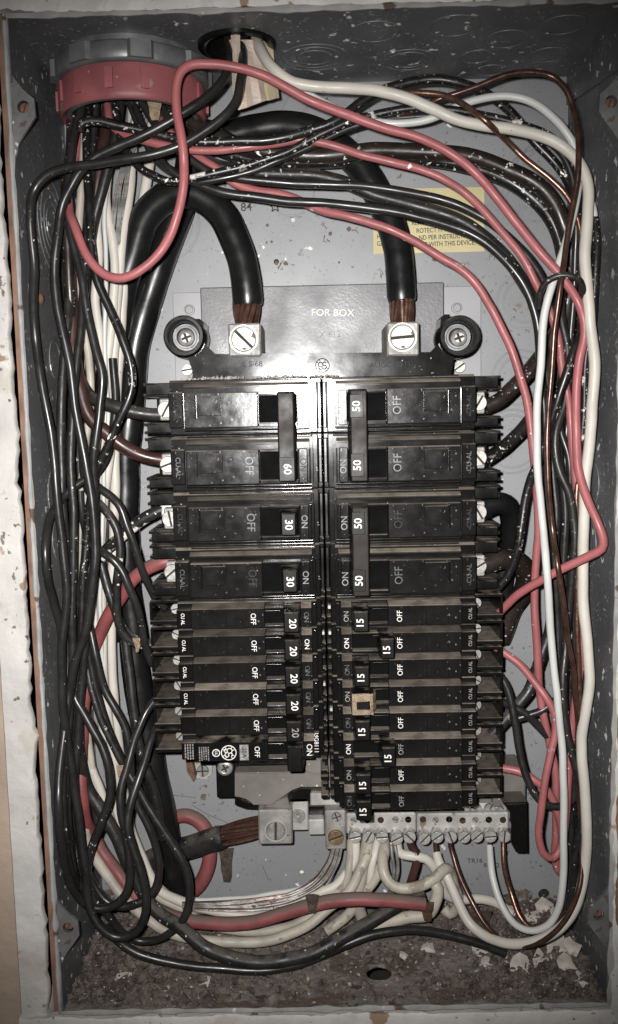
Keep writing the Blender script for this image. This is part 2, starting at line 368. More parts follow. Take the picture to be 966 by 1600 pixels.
# knockout rings
def knock(wall, a, b, rs, mt):
    mb = MB()
    for r in rs:
        if wall == 'back': mb.ring((a, -.02, b), (0, -1, 0), r, 1.0, .28)
        elif wall == 'top': mb.ring((a, -b, Z1-.02), (0, 0, -1), r, 1.0, .3)
        elif wall == 'left': mb.ring((X0+.02, -a, b), (1, 0, 0), r, 1.0, .35)
        else: mb.ring((X1-.02, -a, b), (-1, 0, 0), r, 1.0, .35)
    obj('knockout', mb, mt, box)
for px, py, rs in ((820, 470, (11, 14.5)), (812, 590, (11, 14.5)), (845, 265, (9, 13)), (800, 690, (14, 17)), (840, 290, (18,)), (480, 180, (13,)), (455, 300, (12,)), (255, 350, (15, 19)), (222, 720, (12, 15)), (810, 310, (6,)), (512, 205, (16,))):
    p = U(px, py, 0); knock('back', p.x, p.z, rs, M_box)
for a, b, rs in ((0, 34, (8.5, 12.5, 16)), (45, 28, (9.5, 13)), (27, 62, (11,)), (62, 66, (11,)), (88, 50, (10,)), (110, 64, (10,)), (78, 30, (8,)), (112, 30, (9,)), (88, 12, (7,)), (112, 8, (4,))):
    knock('top', a, b, rs, M_side)
for a, b, rs in ((34, 150, (8, 12, 17, 22)), (40, 85, (9,)), (42, 40, (11,)), (50, -2, (10,)), (44, 58, (12,)), (50, 20, (13,)), (30, -190, (12,))): knock('left', a, b, rs, M_side)
for a, b, rs in ((30, 140, (9, 13, 18, 23)), (50, 20, (10,)), (42, 60, (12,)), (45, -10, (12,)), (36, -195, (11,))): knock('right', a, b, rs, M_side)
for x, a, b in ((X0, 58, 112), (X1, 55, 115), (X1, 40, -108)):
    s = 1 if x < 0 else -1
    obj('rivet', MB().lathe((x, -a, b), (s, 0, 0), [(2.8, -.2), (2.8, .5), (2, 1.2), (.01, 1.5)], 18), M_rust, box)
for k, (px, py, r) in enumerate(((440, 415, .8), (510, 372, .7), (505, 352, .5), (555, 362, .6), (600, 430, .5), (470, 395, .4), (770, 400, .6), (250, 1210, .6), (690, 1352, .6), (665, 1372, .7), (826, 1400, .9))):
    p = U(px, py, 0); mb = MB()
    for q in range(3): mb.tube([p+Vector((random.uniform(-2, 2), -.1, random.uniform(-2.5, 2.5))) for _ in range(3)], .16*r/.6, 5)
    obj('dirt_fibre', mb, M_tan, box)
# scratches and hairline cracks in the paint of the back panel
mb = MB()
for pts in ([(300, 1258), (330, 1275), (352, 1284), (366, 1293)], [(245, 1238), (275, 1243), (306, 1246)], [(690, 560), (720, 470), (715, 445)], [(560, 330), (600, 300)], [(410, 1352), (420, 1376)]):
    mb.tube(spline([U(x, y, .05) for x, y in pts], 1.5), .13, 4)
obj('paint_crack', mb, M_kink, box)

# stamps on the back panel
text('84', U(385, 324, 0).x, U(385, 324, 0).z, .12, 6.0, 2, M_kink, box, ext=.05, bold=.012)
st = MB(); c = U(430, 323, 0)
sp_ = [(c.x+(3 if k % 2 == 0 else 1.3)*math.cos(math.pi/2+k*math.pi/5), c.z+(3 if k % 2 == 0 else 1.3)*math.sin(math.pi/2+k*math.pi/5)) for k in range(10)]
for i in range(10):
    a, b = sp_[i], sp_[(i+1) % 10]; st.tube([Vector((a[0], -.15, a[1])), Vector((b[0], -.15, b[1]))], .3, 5)
obj('star_stamp', st, M_kink, box)
for px in (352, 376, 404): text('1', U(px, 287, 0).x, U(px, 287, 0).z, .12, 5.5, 0, M_kink, box, ext=.05)
for s_, px, py, sz in (('TR16', 742, 1345, 4.0), ('8', 758, 1352, 3.6), ('2', 778, 1352, 3.8), ('CY', 790, 1333, 3.6)):
    text(s_, U(px, py, 0).x, U(px, py, 0).z, .12, sz, 1, M_kink, box, ext=.05)
# flaky spots of lifted dirt on the back panel
for k, (px, py, r) in enumerate(((432, 411, 1.2), (447, 412, 1.3), (516, 365, 1.2), (545, 358, 1.4), (418, 352, .9), (425, 378, .7), (417, 379, .6), (680, 405, 1.6), (318, 1245, 2.2), (322, 1228, 1.0), (530, 410, .8))):
    p = U(px, py, 0); mb = MB()
    mb.prism([(p.x+r*(.6+.6*random.random())*math.cos(a*math.pi/4), p.z+r*(.6+.6*random.random())*math.sin(a*math.pi/4)) for a in range(8)], .0, .5)
    obj('dirt_spot', mb, M_tan, box)

# ------------------------------------------------------------------ surround: wall, wooden frame, stud in the gap
def slab(x0, x1, z0, z1, h0, h1, mt, edge, name, parent, amp=1.2, seg=60):
    """board with an uneven, chipped inner edge ('l','r','t','b' says which edge is ragged)"""
    mb = MB(); bm = mb.bm
    vert = edge in 'lr'; n = seg; F_, B_ = [], []
    for k in range(n+1):
        t = k/n
        if vert:
            z = z0+(z1-z0)*t; j = amp*(noise.noise(Vector((z*.05, x0, 1)))+.7*noise.noise(Vector((z*.23, x0, 5)))+.4*noise.noise(Vector((z*.6, 2, 5))))
            xa, xb = (x0+j, x1) if edge == 'l' else (x0, x1+j); row = [(xa, z), (xb, z)]
        else:
            x = x0+(x1-x0)*t; j = amp*(noise.noise(Vector((x*.05, z0, 1)))+.7*noise.noise(Vector((x*.23, z0, 5)))+.4*noise.noise(Vector((x*.6, 2, 5))))
            za, zb = (z0+j, z1) if edge == 'b' else (z0, z1+j); row = [(x, za), (x, zb)]
        a, b = row; mids = [(a[0]+(b[0]-a[0])*q, a[1]+(b[1]-a[1])*q) for q in (0, .04, .2, .4, .6, .8, .96, 1)]
        F_.append([bm.verts.new((x, -(h1+.45*noise.noise(Vector((x*.11, z*.11, 3)))-(.8 if i in (0, 7) else 0)), z)) for i, (x, z) in enumerate(mids)])
        B_.append([bm.verts.new((a[0], -h0, a[1])), bm.verts.new((b[0], -h0, b[1]))])
    for k in range(n):
        for i in range(7): bm.faces.new((F_[k][i], F_[k][i+1], F_[k+1][i+1], F_[k+1][i]))
        bm.faces.new((F_[k][0], F_[k+1][0], B_[k+1][0], B_[k][0])); bm.faces.new((F_[k][7], B_[k][1], B_[k+1][1], F_[k+1][7]))
    bm.faces.new([F_[0][i] for i in range(8)]+[B_[0][1], B_[0][0]]); bm.faces.new([F_[n][i] for i in range(8)]+[B_[n][1], B_[n][0]])
    mb.smooth = True
    return obj(name, mb, mt, parent, angle=40)
fr = empty('wooden_frame', (0, -70, -262), 'chipped white painted wooden frame around the panel box', 'frame')
slab(-150, X0-6.4, -250, 262, 81.6, 85, M_paint, 'r', 'board', fr, 1.9, 140)
slab(X1+.5, 165, -250, 262, 84, 88, M_paint, 'l', 'board', fr, 1.5, 140)
slab(-150, 165, -262, Z0-2.6, 62, 88, M_paint, 't', 'board', fr, 1.2, 120)
slab(-150, 165, Z1+1.6, 262, 62, 87.5, M_paint, 'b', 'board', fr, 1.8, 120)
wl = MB(); wl.box(-260, -149.6, 55, 83, -300, 300, 0); wl.box(164.6, 260, 55, 81, -300, 300, 0); wl.box(-149.6, 164.6, 55, 81, 261.6, 300, 0); wl.box(-149.6, 164.6, 55, 81, -300, -261.6, 0)
tag(obj('wall', wl, M_wall), 'tan plaster wall beside the white wooden frame', 'wall', kind='structure')
sd = empty('wall_stud', (0, -40, -250), 'raw brown wood studs in the dark gap beside the box', 'stud')
slab(X0-4.6, X0-1.9, -250, 250, 20, 83.5, M_wood, 'r', 'stud_board', sd, .5)
slab(X1+2.2, X1+12, -250, 250, 20, 80, M_wood, 'l', 'stud_board', sd, .4)
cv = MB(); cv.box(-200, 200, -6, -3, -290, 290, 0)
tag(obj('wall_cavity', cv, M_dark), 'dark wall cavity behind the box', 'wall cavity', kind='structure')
# bare wood where the paint of the right board has broken away
rr = slab(X1+1.9, X1+14, -184, -52, 86, 89.2, M_wood, 'l', 'bare_patch', fr, 1.0)

# ------------------------------------------------------------------ breaker chassis
P1 = U(505, 590, 10)
ch = empty('breaker_chassis', (0, 0, -140), 'black breaker mounting chassis with grey plates and two main lugs', 'breaker chassis')
obj('backing_plate', pbox(272, 452, 752, 600, .1, 2.2, .3), M_steel, ch)
pl = obj('name_plate', pbox(315, 445, 694, 585, 2.3, 9, .5), M_dsteel, ch)
p = U(520, 489, 9); text('FOR BOX', p.x, p.z, 9.02, 5.0, -2, M_ink, pl, ext=.06, wid=1.05)
p = U(512, 523, 9); text('TX-612', p.x, p.z, 9.02, 4.6, 0, M_inkd, pl, ext=.06, wid=.95)
yk = obj('yoke', MB().prism(ppoly([(300, 592), (302, 577), (294, 560), (292, 553), (305, 546), (313, 533), (313, 516), (307, 504), (303, 498), (312, 498), (318, 504), (318, 538), (335, 555), (675, 552), (689, 536), (689, 498), (695, 491), (704, 491), (698, 505), (693, 517), (693, 533), (700, 545), (713, 553), (711, 560), (706, 570), (706, 592)], 42), 24, 42, .6), M_black, ch)
p = U(395, 569, 42); text('L S-68', p.x, p.z, 42.05, 3.8, 0, M_emb, yk, ext=.25)
p = U(610, 570, 42); text('AUGC1S531', p.x, p.z, 42.05, 3.8, 1, M_emb, yk, ext=.25)
def monogram(px, py, h, r, mt, parent):
    c = U(px, py, h) if px else None
    return logo(c.x, c.z, h, r, mt, parent)
def logo(x, z, h, r, mt, parent, rot=0):
    """round emblem: ring with four inner curls and a flowing monogram"""
    mb = MB(); c = Vector((x, -h, z))
    def arc(cx, cz, rad, a0, a1, t, n=14):
        pts = []
        for k in range(n+1):
            a = math.radians(a0+(a1-a0)*k/n); u, v = cx+rad*math.cos(a), cz+rad*math.sin(a)
            q = math.radians(rot); pts.append(c+Vector(((u*math.cos(q)-v*math.sin(q))*r, 0, (u*math.sin(q)+v*math.cos(q))*r)))
        mb.tube(pts, t*r, 5)
    arc(0, 0, 1, 0, 360, .07, 36)
    for k in range(4): arc(.80*math.cos(k*math.pi/2+.78), .80*math.sin(k*math.pi/2+.78), .22, k*90+100, k*90+350, .045)
    arc(-.28, .12, .34, 20, 330, .07, 18); arc(.30, .22, .26, 30, 290, .07, 16); arc(.30, -.24, .28, 80, -170, .07, 16); arc(-.3, -.38, .24, 60, -200, .06, 14)
    return obj('emblem', mb, mt, parent)
monogram(504, 571, 42.1, 3.3, M_emb, yk)
for px, py in ((287, 525), (719, 525)):
    c = U(px, py, 46); R0 = 10.0
    er = obj('ear', MB().lathe((c.x, -24, c.z), (0, -1, 0), [(R0, 0), (R0, 20.5), (R0-.8, 22), (R0-2, 22), (R0-2.6, 20.5), (R0-3.2, 12), (.01, 12)], 40), M_blackb, ch)
    for rr_, hh in ((6.6, 36.5), (5.6, 38)): obj('washer', MB().lathe((c.x, -hh, c.z), (0, -1, 0), [(rr_-1.3, 0), (rr_-1.1, .9), (rr_-.2, .9), (rr_, 0)], 32), M_zinc, er)
    screw('ear_screw', (c.x+.4, -38.5, c.z-.4), 4.2, er, 'pan', 20, tall=2.2)
for px, py in ((296, 484), (714, 481)):
    c = U(px, py, 2.2); obj('boss', MB().lathe((c.x, -2.2, c.z), (0, -1, 0), [(3, -.1), (2.9, 1.2), (2.2, 1.3), (1.8, .3), (.01, .3)], 24), M_steel, ch)
c = U(718, 573, 6); screw('plate_screw', (c.x, -6, c.z), 3.2, ch, 'slot', 35)
c = U(293, 578, 6); screw('plate_screw', (c.x, -6, c.z), 3.0, ch, 'slot', 10)
for (a, b, c_, d, sx, sy_, an) in ((357, 505, 408, 557, 381, 530, -45), (605, 503, 655, 556, 629, 527, 4)):
    lg = obj('main_lug', pbox(a, b, c_, d, 9.2, 46, .8), M_lug, ch)
    c = U(sx, sy_, 46); 
    obj('screw_collar', MB().lathe((c.x, -46, c.z), (0, -1, 0), [(7.0, -.2), (6.9, .35), (6.3, .35), (6.2, -.2)], 32), M_alu, lg)
    screw('set_screw', (c.x, -45.8, c.z), 5.8, lg, 'slot', an, tall=1.3)
# bus spine between the two columns of breakers
ZT, PW, PT = 73.0, 26.1, 12.87
def spine(z1, z0, big):
    for s in (-1, 1):
        mb = MB(); mb.box(s*.5, s*2.0, 20, 52, z0+1.2, z1-1.2, .3); obj('bus_bar', mb, M_blackb, ch)
        for za, zb, hh in ((z1-2.6, z1-.2, 58), (z0+.2, z0+2.6, 57)): mb = MB(); mb.box(s*.4, s*4.2, 20, hh, za, zb, .35); obj('bus_clip', mb, M_black, ch)
        if big:
            mb = MB(); mb.box(s*2.4, s*4.4, 20, 56, z0+3, z1-3, .3); obj('bus_cover', mb, M_black, ch)
        else:
            mb = MB(); mb.box(s*.9, s*3.4, 30, 54.5, (z0+z1)/2-.9, (z0+z1)/2+.9, .25); obj('bus_tab', mb, M_alu if random.random() < .3 else M_black, ch)
for i in range(4): spine(ZT-PW*i, ZT-PW*(i+1), True)
for i in range(8): spine(ZT-4*PW-PT*i, ZT-4*PW-PT*(i+1), False)
ct = MB(); ct.box(-70, 70, 2.4, 12, -134, 70, .5); obj('base_rail', ct, M_blackb, ch)

# ------------------------------------------------------------------ breakers
def bar(mb, x0, x1, prof):
    """profile of (h, z) swept along x"""
    if x1 < x0: x0, x1 = x1, x0
    a = [mb.bm.verts.new((x0, -h, z)) for h, z in prof]; b = [mb.bm.verts.new((x1, -h, z)) for h, z in prof]; n = len(prof)
    mb.bm.faces.new(a); mb.bm.faces.new(b[::-1])
    for i in range(n): mb.bm.faces.new((a[i], b[i], b[(i+1) % n], a[(i+1) % n]))
    return mb
def wide_pole(t, s, zc, screw_ang):
    R_ = -90 if s < 0 else 90
    mb = MB(); mb.box(s*2.2, s*70.4, 12, 60, zc-12.9, zc+12.9, .6); obj('body', mb, M_black, t)
    mb = MB(); bar(mb, s*4.8, s*70.3, [(60, zc-12.7), (65.2, zc-12.7), (66, zc-12), (66, zc+11.6), (64.6, zc+12.7), (60, zc+12.7)]); obj('cover', mb, M_black, t)
    mb = MB(); bar(mb, s*6.2, s*63.3, [(66, zc-11.2), (69.2, zc-11.0), (70, zc-10.4), (70, zc+9.4), (69.4, zc+9.9), (67.2, zc+10.9), (66, zc+10.9)]); obj('step', mb, M_black, t)
    mb = MB(); bar(mb, s*6.4, s*63, [(66.9, zc+9.3), (71.0, zc+9.1), (71.0, zc+8.5), (66.9, zc+8.5)]); obj('ridge', mb, M_black, t)
    fp = MB(); fp.box(s*7.2, s*11.3, 70, 73.6, zc-9.4, zc+6.6, .4); obj('face_plate', fp, M_face, t)
    fp = MB(); fp.box(s*29.2, s*62.8, 70, 74, zc-9.4, zc+6.6, .45); f = obj('face_plate', fp, M_face, t)
    fp = MB(); fp.box(s*11.35, s*29.15, 70, 73.4, zc-9.4, zc-7.6, .3); obj('slot_edge', fp, M_black, t)
    fp = MB(); fp.box(s*11.35, s*29.15, 70, 73.4, zc+5.2, zc+6.6, .3); obj('slot_edge', fp, M_black, t)
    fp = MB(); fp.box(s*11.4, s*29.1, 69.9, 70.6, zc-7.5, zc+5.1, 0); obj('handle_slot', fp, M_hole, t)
    wn = MB(); wn.box(s*46, s*57, 73.6, 74.35, zc-3.9, zc+5.2, .25); obj('window', wn, M_face, f)
    wn = MB(); wn.box(s*57.1, s*57.8, 73.6, 74.9, zc-5.2, zc+5.6, .2); obj('window_edge', wn, M_black, f)
    st_ = MB(); st_.box(s*63.5, s*70.2, 66, 71.3, zc-9.2, zc+7.2, .5); sp2 = obj('terminal_strip', st_, M_face, t)
    text('CU-AL', s*66.9, zc-1, 71.32, 3.2, R_, M_emb2 if random.random() < .5 else M_emb, sp2, ext=.12)
    for za, zb in ((zc+5.6, zc+12.2), (zc-12.2, zc-6.8)):
        br = MB(); br.box(s*70.6, s*83, 16, 57, za+.6, zb-.6, .4); br.box(s*70.6, s*85.5, 22, 51, za, za+1.6, .3); br.box(s*70.6, s*85.5, 22, 51, zb-1.6, zb, .3); obj('barrier', br, M_blackb, t)
    br = MB(); br.box(s*70.6, s*81, 16, 40, zc-6.6, zc+5.4, .4); obj('terminal_floor', br, M_black, t)
    br = MB(); br.box(s*70.7, s*77.2, 40.2, 54.4, zc-5.6, zc+4.6, .5); cl = obj('terminal_clip', br, M_lug, t)
    screw('terminal_screw', (s*74.1, -54.6, zc-.5), 3.9, cl, 'slot', screw_ang, tall=1.4)
    for zz, hh, rr_ in ((zc-10.2, 69.9, .45), (zc-12.2, 65.7, .5), (zc+12.3, 65.3, .4)):
        ed = MB(); ed.tube([Vector((s*(5.5+k*5.75), -hh-.04*math.sin(k*2.1+zc), zz+.05*math.sin(k*1.3+zc))) for k in range(11)], rr_, 8); obj('glint_bead', ed, M_gloss, t)  # beads added between poles to catch the flash as bright lines
    for xx, hh in ((6.3, 69.9), (5.0, 65.6), (62.9, 73.6)):
        ed = MB(); ed.tube([Vector((s*xx, -hh, zc-9.5+k*4) ) for k in range(5)], .4, 8); obj('glint_bead', ed, M_gloss, t)  # upright beads, likewise added for their highlights
    text('OFF', s*34, zc-.8, 74.03, 5.4, R_, random.choice((M_emb2, M_emb, M_emb2)), f, ext=.08, wid=.9)
def thin_pole(t, s, zc, plain=True, strip=True):
    R_ = -90 if s < 0 else 90
    mb = MB(); mb.box(s*2.2, s*70.4, 12, 61, zc-6.35, zc+6.35, .5); obj('body', mb, M_black, t)
    mb = MB(); bar(mb, s*4.6, s*70.3, [(61, zc-6.25), (66.2, zc-6.25), (67, zc-5.6), (67, zc+5.9), (66.6, zc+6.25), (61, zc+6.25)]); obj('cover', mb, M_black, t)
    fp = MB(); bar(fp, s*29, s*62.9, [(67, zc-5.5), (72.6, zc-5.3), (73.2, zc-4.8), (73.2, zc+4.1), (72.8, zc+4.5), (68, zc+5.8), (67, zc+5.8)]); f = obj('face_plate', fp, M_face if plain else M_blackb, t)
    fp = MB(); bar(fp, s*7.0, s*11.8, [(67, zc-5.5), (71.6, zc-5.3), (72.2, zc-4.8), (72.2, zc+3.8), (71.8, zc+4.2), (67.6, zc+5.8), (67, zc+5.8)]); obj('face_plate', fp, M_face, t)
    fp = MB(); fp.box(s*11.9, s*28.9, 67, 72.4, zc-5.4, zc-4.2, .25); fp.box(s*11.9, s*28.9, 67, 72.4, zc+3.0, zc+4.4, .3); obj('slot_edge', fp, M_black, t)
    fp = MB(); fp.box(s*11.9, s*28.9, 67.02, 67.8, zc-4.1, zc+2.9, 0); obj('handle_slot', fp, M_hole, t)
    for xx in (46.5, 56.5): 
        g = MB(); g.box(s*xx, s*(xx+.35), 72.9, 73.34, zc-4.6, zc+2.6, 0); obj('seam', g, M_black, f)
    st_ = MB(); st_.box(s*63.2, s*70.3, 67, 71.2, zc-4.9, zc+3.8, .4); sp2 = obj('terminal_strip', st_, M_black, t)
    if strip: text('CU AL', s*67.4, zc-.6, 71.22, 2.3, R_, M_ink if s < 0 else M_inkd, sp2, ext=.08, wid=.85, bold=.01)
    br = MB(); br.box(s*70.5, s*85.4, 18, 58, zc-6.3, zc-4.2, .35); obj('terminal_floor', br, M_black, t)
    br = MB(); br.box(s*70.5, s*84.6, 18, 60, zc+4.6, zc+6.3, .35); obj('terminal_roof', br, M_blackb, t)
    br = MB(); br.box(s*84.2, s*85.6, 18, 57, zc-4.3, zc+4.7, .3); obj('terminal_wall', br, M_blackb, t)
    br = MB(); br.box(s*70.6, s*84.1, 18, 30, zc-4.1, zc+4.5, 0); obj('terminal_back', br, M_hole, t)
    c = (s*73.6, -50.5, zc); screw('terminal_screw', c, 2.6, t, 'slot', random.uniform(0, 180), tall=1.2)
    for zz in (zc-4.3, zc+2.9):
        ed = MB(); ed.tube([Vector((s*(21.5+k*1.8), -72.5, zz+.04*math.sin(k+zc))) for k in range(5)], .32, 8); obj('glint_bead', ed, M_gloss, t)  # beads added to give the handle slot its highlight lines
    ed = MB(); ed.tube([Vector((s*5.6, -66.9, zc-5+k*2.4)) for k in range(5)], .4, 8); obj('glint_bead', ed, M_gloss, t)  # bead added at the inner end for an upright glint
    text('OFF', s*34.2, zc-.7, 73.23, 3.5, R_, M_ink if s < 0 else random.choice((M_ink, M_inkd)), f, ext=.08, wid=.9, bold=0)
def handle(t, s, x0, x1, z0, z1, h1, mt=None, taper=.7, name='handle'):
    mb = MB(); mb.box(s*x0, s*x1, 67.9, h1, z0, z1, .5, taper); return obj(name, mb, mt or M_handle, t)
def zw(i): return ZT-PW*(i+.5)
def zt(i): return ZT-4*PW-PT*(i+.5)
def bk(label, group, s, zlow, name='circuit_breaker'):
    return empty(name, (s*40, -12, zlow), label, 'circuit breaker', group)
GL, GR = 'breakers in the panel', 'breakers in the panel'
# 60 A two-pole, upper left
t = bk('two-pole 60 amp black breaker with one long tie-bar handle', GL, -1, zw(1)-13)
wide_pole(t, -1, zw(0), 60); wide_pole(t, -1, zw(1), 20)
hd = handle(t, -1, 11.8, 20.8, zw(1)-8.6, zw(0)+6.6, 84, M_tie, .9)
tl = MB(); tl.box(-12.9, -19.7, 84, 84.5, zw(1)-7.4, zw(1)+3.2, .2); obj('rating_tile', tl, M_handle, hd)
text('60', -16.2, zw(1)-2, 84.52, 4.9, -90, M_ink, hd, bold=.012)
for z in (zw(0), zw(1)): text('ON', -9.3, z-1, 73.63, 4.0, -90, M_emb, t)
# 30 A pair, left
for i, lb in ((2, 'single 30 amp black breaker with paint-streaked wire on its terminal'), (3, 'single 30 amp black breaker with a red wire on its terminal')):
    t = bk(lb, GL, -1, zw(i)-13)
    wide_pole(t, -1, zw(i), 100 if i == 2 else 40)
    hd = handle(t, -1, 11.8, 20.8, zw(i)-7.4, zw(i)+5, 82, M_handle, 1.2); text('30', -16.3, zw(i)-1.2, 82.03, 4.9, -90, M_ink, hd, bold=.012)
    text('ON', -9.3, zw(i)-1, 73.63, 4.0, -90, M_inkd, t)
# 50 A two-pole, right
for i, lb in ((0, 'upper two-pole 50 amp breaker directly below the right main lug'), (2, 'lower two-pole 50 amp breaker with brown cables looping at its terminals')):
    t = bk(lb, GR, 1, zw(i+1)-13)
    wide_pole(t, 1, zw(i), 60 if i == 0 else 120); wide_pole(t, 1, zw(i+1), 130 if i == 0 else 30)
    hd = handle(t, 1, 11.4, 20.6, zw(i+1)-9.2, zw(i)+7, 84, M_tie, .9)
    for z in (zw(i), zw(i+1)):
        tl = MB(); tl.box(12.2, 18.0, 84, 84.5, z-6, z+4.2, .2); obj('rating_tile', tl, M_handle, hd)
        text('50', 15.1, z-1, 84.52, 4.9, 90, M_ink, hd, bold=.012)
        text('ON', 9.2, z-2, 73.63, 4.2, 90, M_inkd, t)
# 20 A half-width, left
L20 = ['half-width 20 amp breaker directly below the two 30 amp breakers', 'second half-width 20 amp breaker below the 30 amp pair', 'third half-width 20 amp breaker below the 30 amp pair',
       'fourth half-width 20 amp breaker below the 30 amp pair', 'half-width 20 amp breaker just above the white-printed one']
for i in range(5):
    t = bk(L20[i], GL, -1, zt(i)-6.3); z = zt(i)
    thin_pole(t, -1, z, strip=i < 4)
    hd = handle(t, -1, 11.6, 20.4, z-6.1, z+5.2, 83, M_handle, .9); text('20', -15.6, z-1, 83.03, 4.6, -90, M_ink if i < 4 else M_inkd, hd, bold=.01)
    text('ON', -9.4, z-.6, 72.23, 3.2, -90, M_ink if i in (1,) else M_emb2, t)
t = bk('half-width 20A breaker with white printed ratings and a round emblem', GL, -1, zt(5)-6.3); z = zt(5)
thin_pole(t, -1, z, plain=False, strip=False)
hd = handle(t, -1, 11.6, 20.4, z-8.6, z+5.4, 81, M_handle, .9)
text('ON', -9.4, z-.6, 72.23, 3.8, -90, M_ink, t)
tl = MB(); tl.box(-38.2, -42.4, 73, 73.26, z-4.7, z+2.9, 0); tl_ = obj('rating_tile', tl, M_inkd, t); text('20A', -40.3, z-.9, 73.28, 3.0, -90, M_kink, tl_, ext=.06, bold=.02)
logo(-47.6, z-.9, 73.25, 3.5, M_ink, t, -90)
mb = MB(); mb.ring((-53.6, -73.15, z-.9), (0, -1, 0), 1.7, .5, .2, 20); obj('listing_mark', mb, M_ink, t); text('UL', -53.6, z-.9, 73.23, 1.9, -90, M_ink, t, ext=.06)
mb = MB()
for k in range(5):
    zz = z+2.2
    while zz > z-4.4:
        ln = random.uniform(.5, 1.3); mb.box(-57-k*1.05, -57.55-k*1.05, 73.1, 73.3, max(z-4.7, zz-ln), zz, 0); zz -= ln+.35
for k in range(4):
    zz = z+3
    while zz > z-4.2:
        ln = random.uniform(.5, 1.3); mb.box(-64.6-k*1.2, -65.2-k*1.2, 71.1, 71.3, max(z-4.6, zz-ln), zz, 0); zz -= ln+.35
obj('fine_print', mb, M_inkd, t)
text('UG8111', -6.0, z+1.2, 68.2, 2.9, -90, M_ink, t, ext=.1)
# 15 A half-width, right
R15 = ['half-width 15 amp breaker directly below the lower 50 amp breaker', 'half-width 15 amp breaker with tripped mid-set handle, second below the 50 amp breakers', 'half-width 15 amp breaker just above the taped breaker',
       'half-width breaker with torn masking tape over its handle', 'half-width 15 amp breaker just below the taped breaker', 'half-width 15 amp breaker with tripped mid-set handle, below the taped breaker',
       'half-width 15 amp breaker second up from the neutral bar', 'lowest half-width 15 amp breaker right above the neutral bar']
taped = None
for i in range(8):
    t = bk(R15[i], GR, 1, zt(i)-6.3); z = zt(i)
    thin_pole(t, 1, z)
    off = i in (1, 5); x0, x1 = (23.6, 31.6) if off else (11.4, 20.0)
    hd = handle(t, 1, x0, x1, z-6.4, z+4.9, 83, M_handle, .9)
    if i != 3: text('15', (x0+x1)/2-.3, z-1.4, 83.03, 4.6, 90, M_ink, hd, bold=.012)
    text('ON', 9.4, z-.6, 72.23, 3.3, 90, M_ink if off else random.choice((M_inkd, M_emb2)), t)
# torn tape wrapped over the fourth right-hand handle
z = zt(3); mb = MB(); bm = mb.bm
prof = [(10.6, 73), (10.7, 80), (11.0, 83.8), (13, 84.2), (16, 84.0), (19.2, 84.2), (20.6, 83.4), (21.2, 79), (22.4, 75)]
G = [[bm.verts.new((x+.3*noise.noise(Vector((x, k, 1))), -(h+.45*noise.noise(Vector((x*.8, k*1.3, 7)))), z-5.6+k*1.25+(.9*noise.noise(Vector((x*.7, 3, k)))))) for x, h in prof] for k in range(9)]
for k in range(8):
    for j in range(8):
        if 3 <= j <= 4 and 2 <= k <= 4: continue
        bm.faces.new((G[k][j], G[k][j+1], G[k+1][j+1], G[k+1][j]))
r = bmesh.ops.solidify(bm, geom=bm.faces[:], thickness=.35)
o = obj('tape_strip', mb, M_tape); tag(o, 'torn tan masking tape wrapped over a breaker handle', 'tape')

# ------------------------------------------------------------------ neutral bar and the parts below the left column
M_slate = mat('dusty_insulator', (.13, .118, .105), .7, var=(70, .3), bump=(300, .3), specks=[(300, .72, WP)])
nb = empty('neutral_bar', (20, -5, -160), 'aluminium neutral bar with a row of slotted screws and a large lug', 'neutral bar')
obj('base_insulator', pbox(338, 1183, 520, 1212, 2, 30, .6), M_blackb, nb)
ft = obj('base_foot', pbox(338, 1186, 373, 1247, 2, 32, .6), M_blackb, nb)
obj('foot_step', pbox(341, 1222, 371, 1236, 2.2, 30.4, .5), M_black, ft)
c = U(352, 1199, 32); screw('foot_screw', (c.x, -32, c.z), 4.2, ft, 'pan', 25, tall=1.8)
obj('insulator_plate', MB().prism(ppoly([(367, 1208), (517, 1205), (518, 1231), (470, 1228), (456, 1233), (440, 1246), (424, 1258), (396, 1258), (386, 1247), (367, 1245)], 40), 31, 40, .5), M_slate, nb)
obj('insulator_tail', MB().prism(ppoly([(468, 1193), (475, 1186), (520, 1186), (520, 1207), (490, 1210), (478, 1204)], 44), 33, 44, .5), M_slate, nb)
obj('edge_skirt', MB().prism(ppoly([(367, 1244), (388, 1256), (424, 1258), (456, 1238), (470, 1231), (518, 1235), (518, 1252), (455, 1252), (430, 1266), (384, 1264), (367, 1258)], 30), 4, 30, .4), M_blackb, nb)
lg = obj('neutral_lug', pbox(404, 1266, 457, 1320, 3, 40, .8), M_lug, nb)
obj('lug_shoulder', MB().prism(ppoly([(406, 1266), (424, 1253), (449, 1246), (455, 1267)], 36), 6, 36, .4), M_slate, lg)
c = U(431, 1298, 40); obj('screw_collar', MB().lathe((c.x, -40, c.z), (0, -1, 0), [(5.9, -.2), (5.8, .35), (5.3, .35), (5.2, -.2)], 32), M_alu, lg); screw('set_screw', (c.x, -39.8, c.z), 4.9, lg, 'slot', 88, tall=1.3)
s1 = obj('strap', pbox(452, 1247, 482, 1298, 3, 30, .6), M_alu, nb)
c = U(466, 1275, 30)
for r0, t0 in ((3.4, .5), (2.2, .8), (1.0, 1.1)): obj('rivet', MB().ring((c.x, -29.95, c.z), (0, -1, 0), r0, 1.0, t0, 24), M_screw, s1)
obj('strap', pbox(485, 1240, 532, 1259, 3, 33, .6), M_alu, nb)
obj('strap', pbox(482, 1281, 507, 1305, 3, 28, .6), M_alu, nb)
obj('gap_block', pbox(482, 1258, 520, 1283, 3, 22, .6), M_blackb, nb)
lg2 = obj('bonding_lug', pbox(508, 1267, 541, 1328, 4, 40, .8), M_lug, nb)
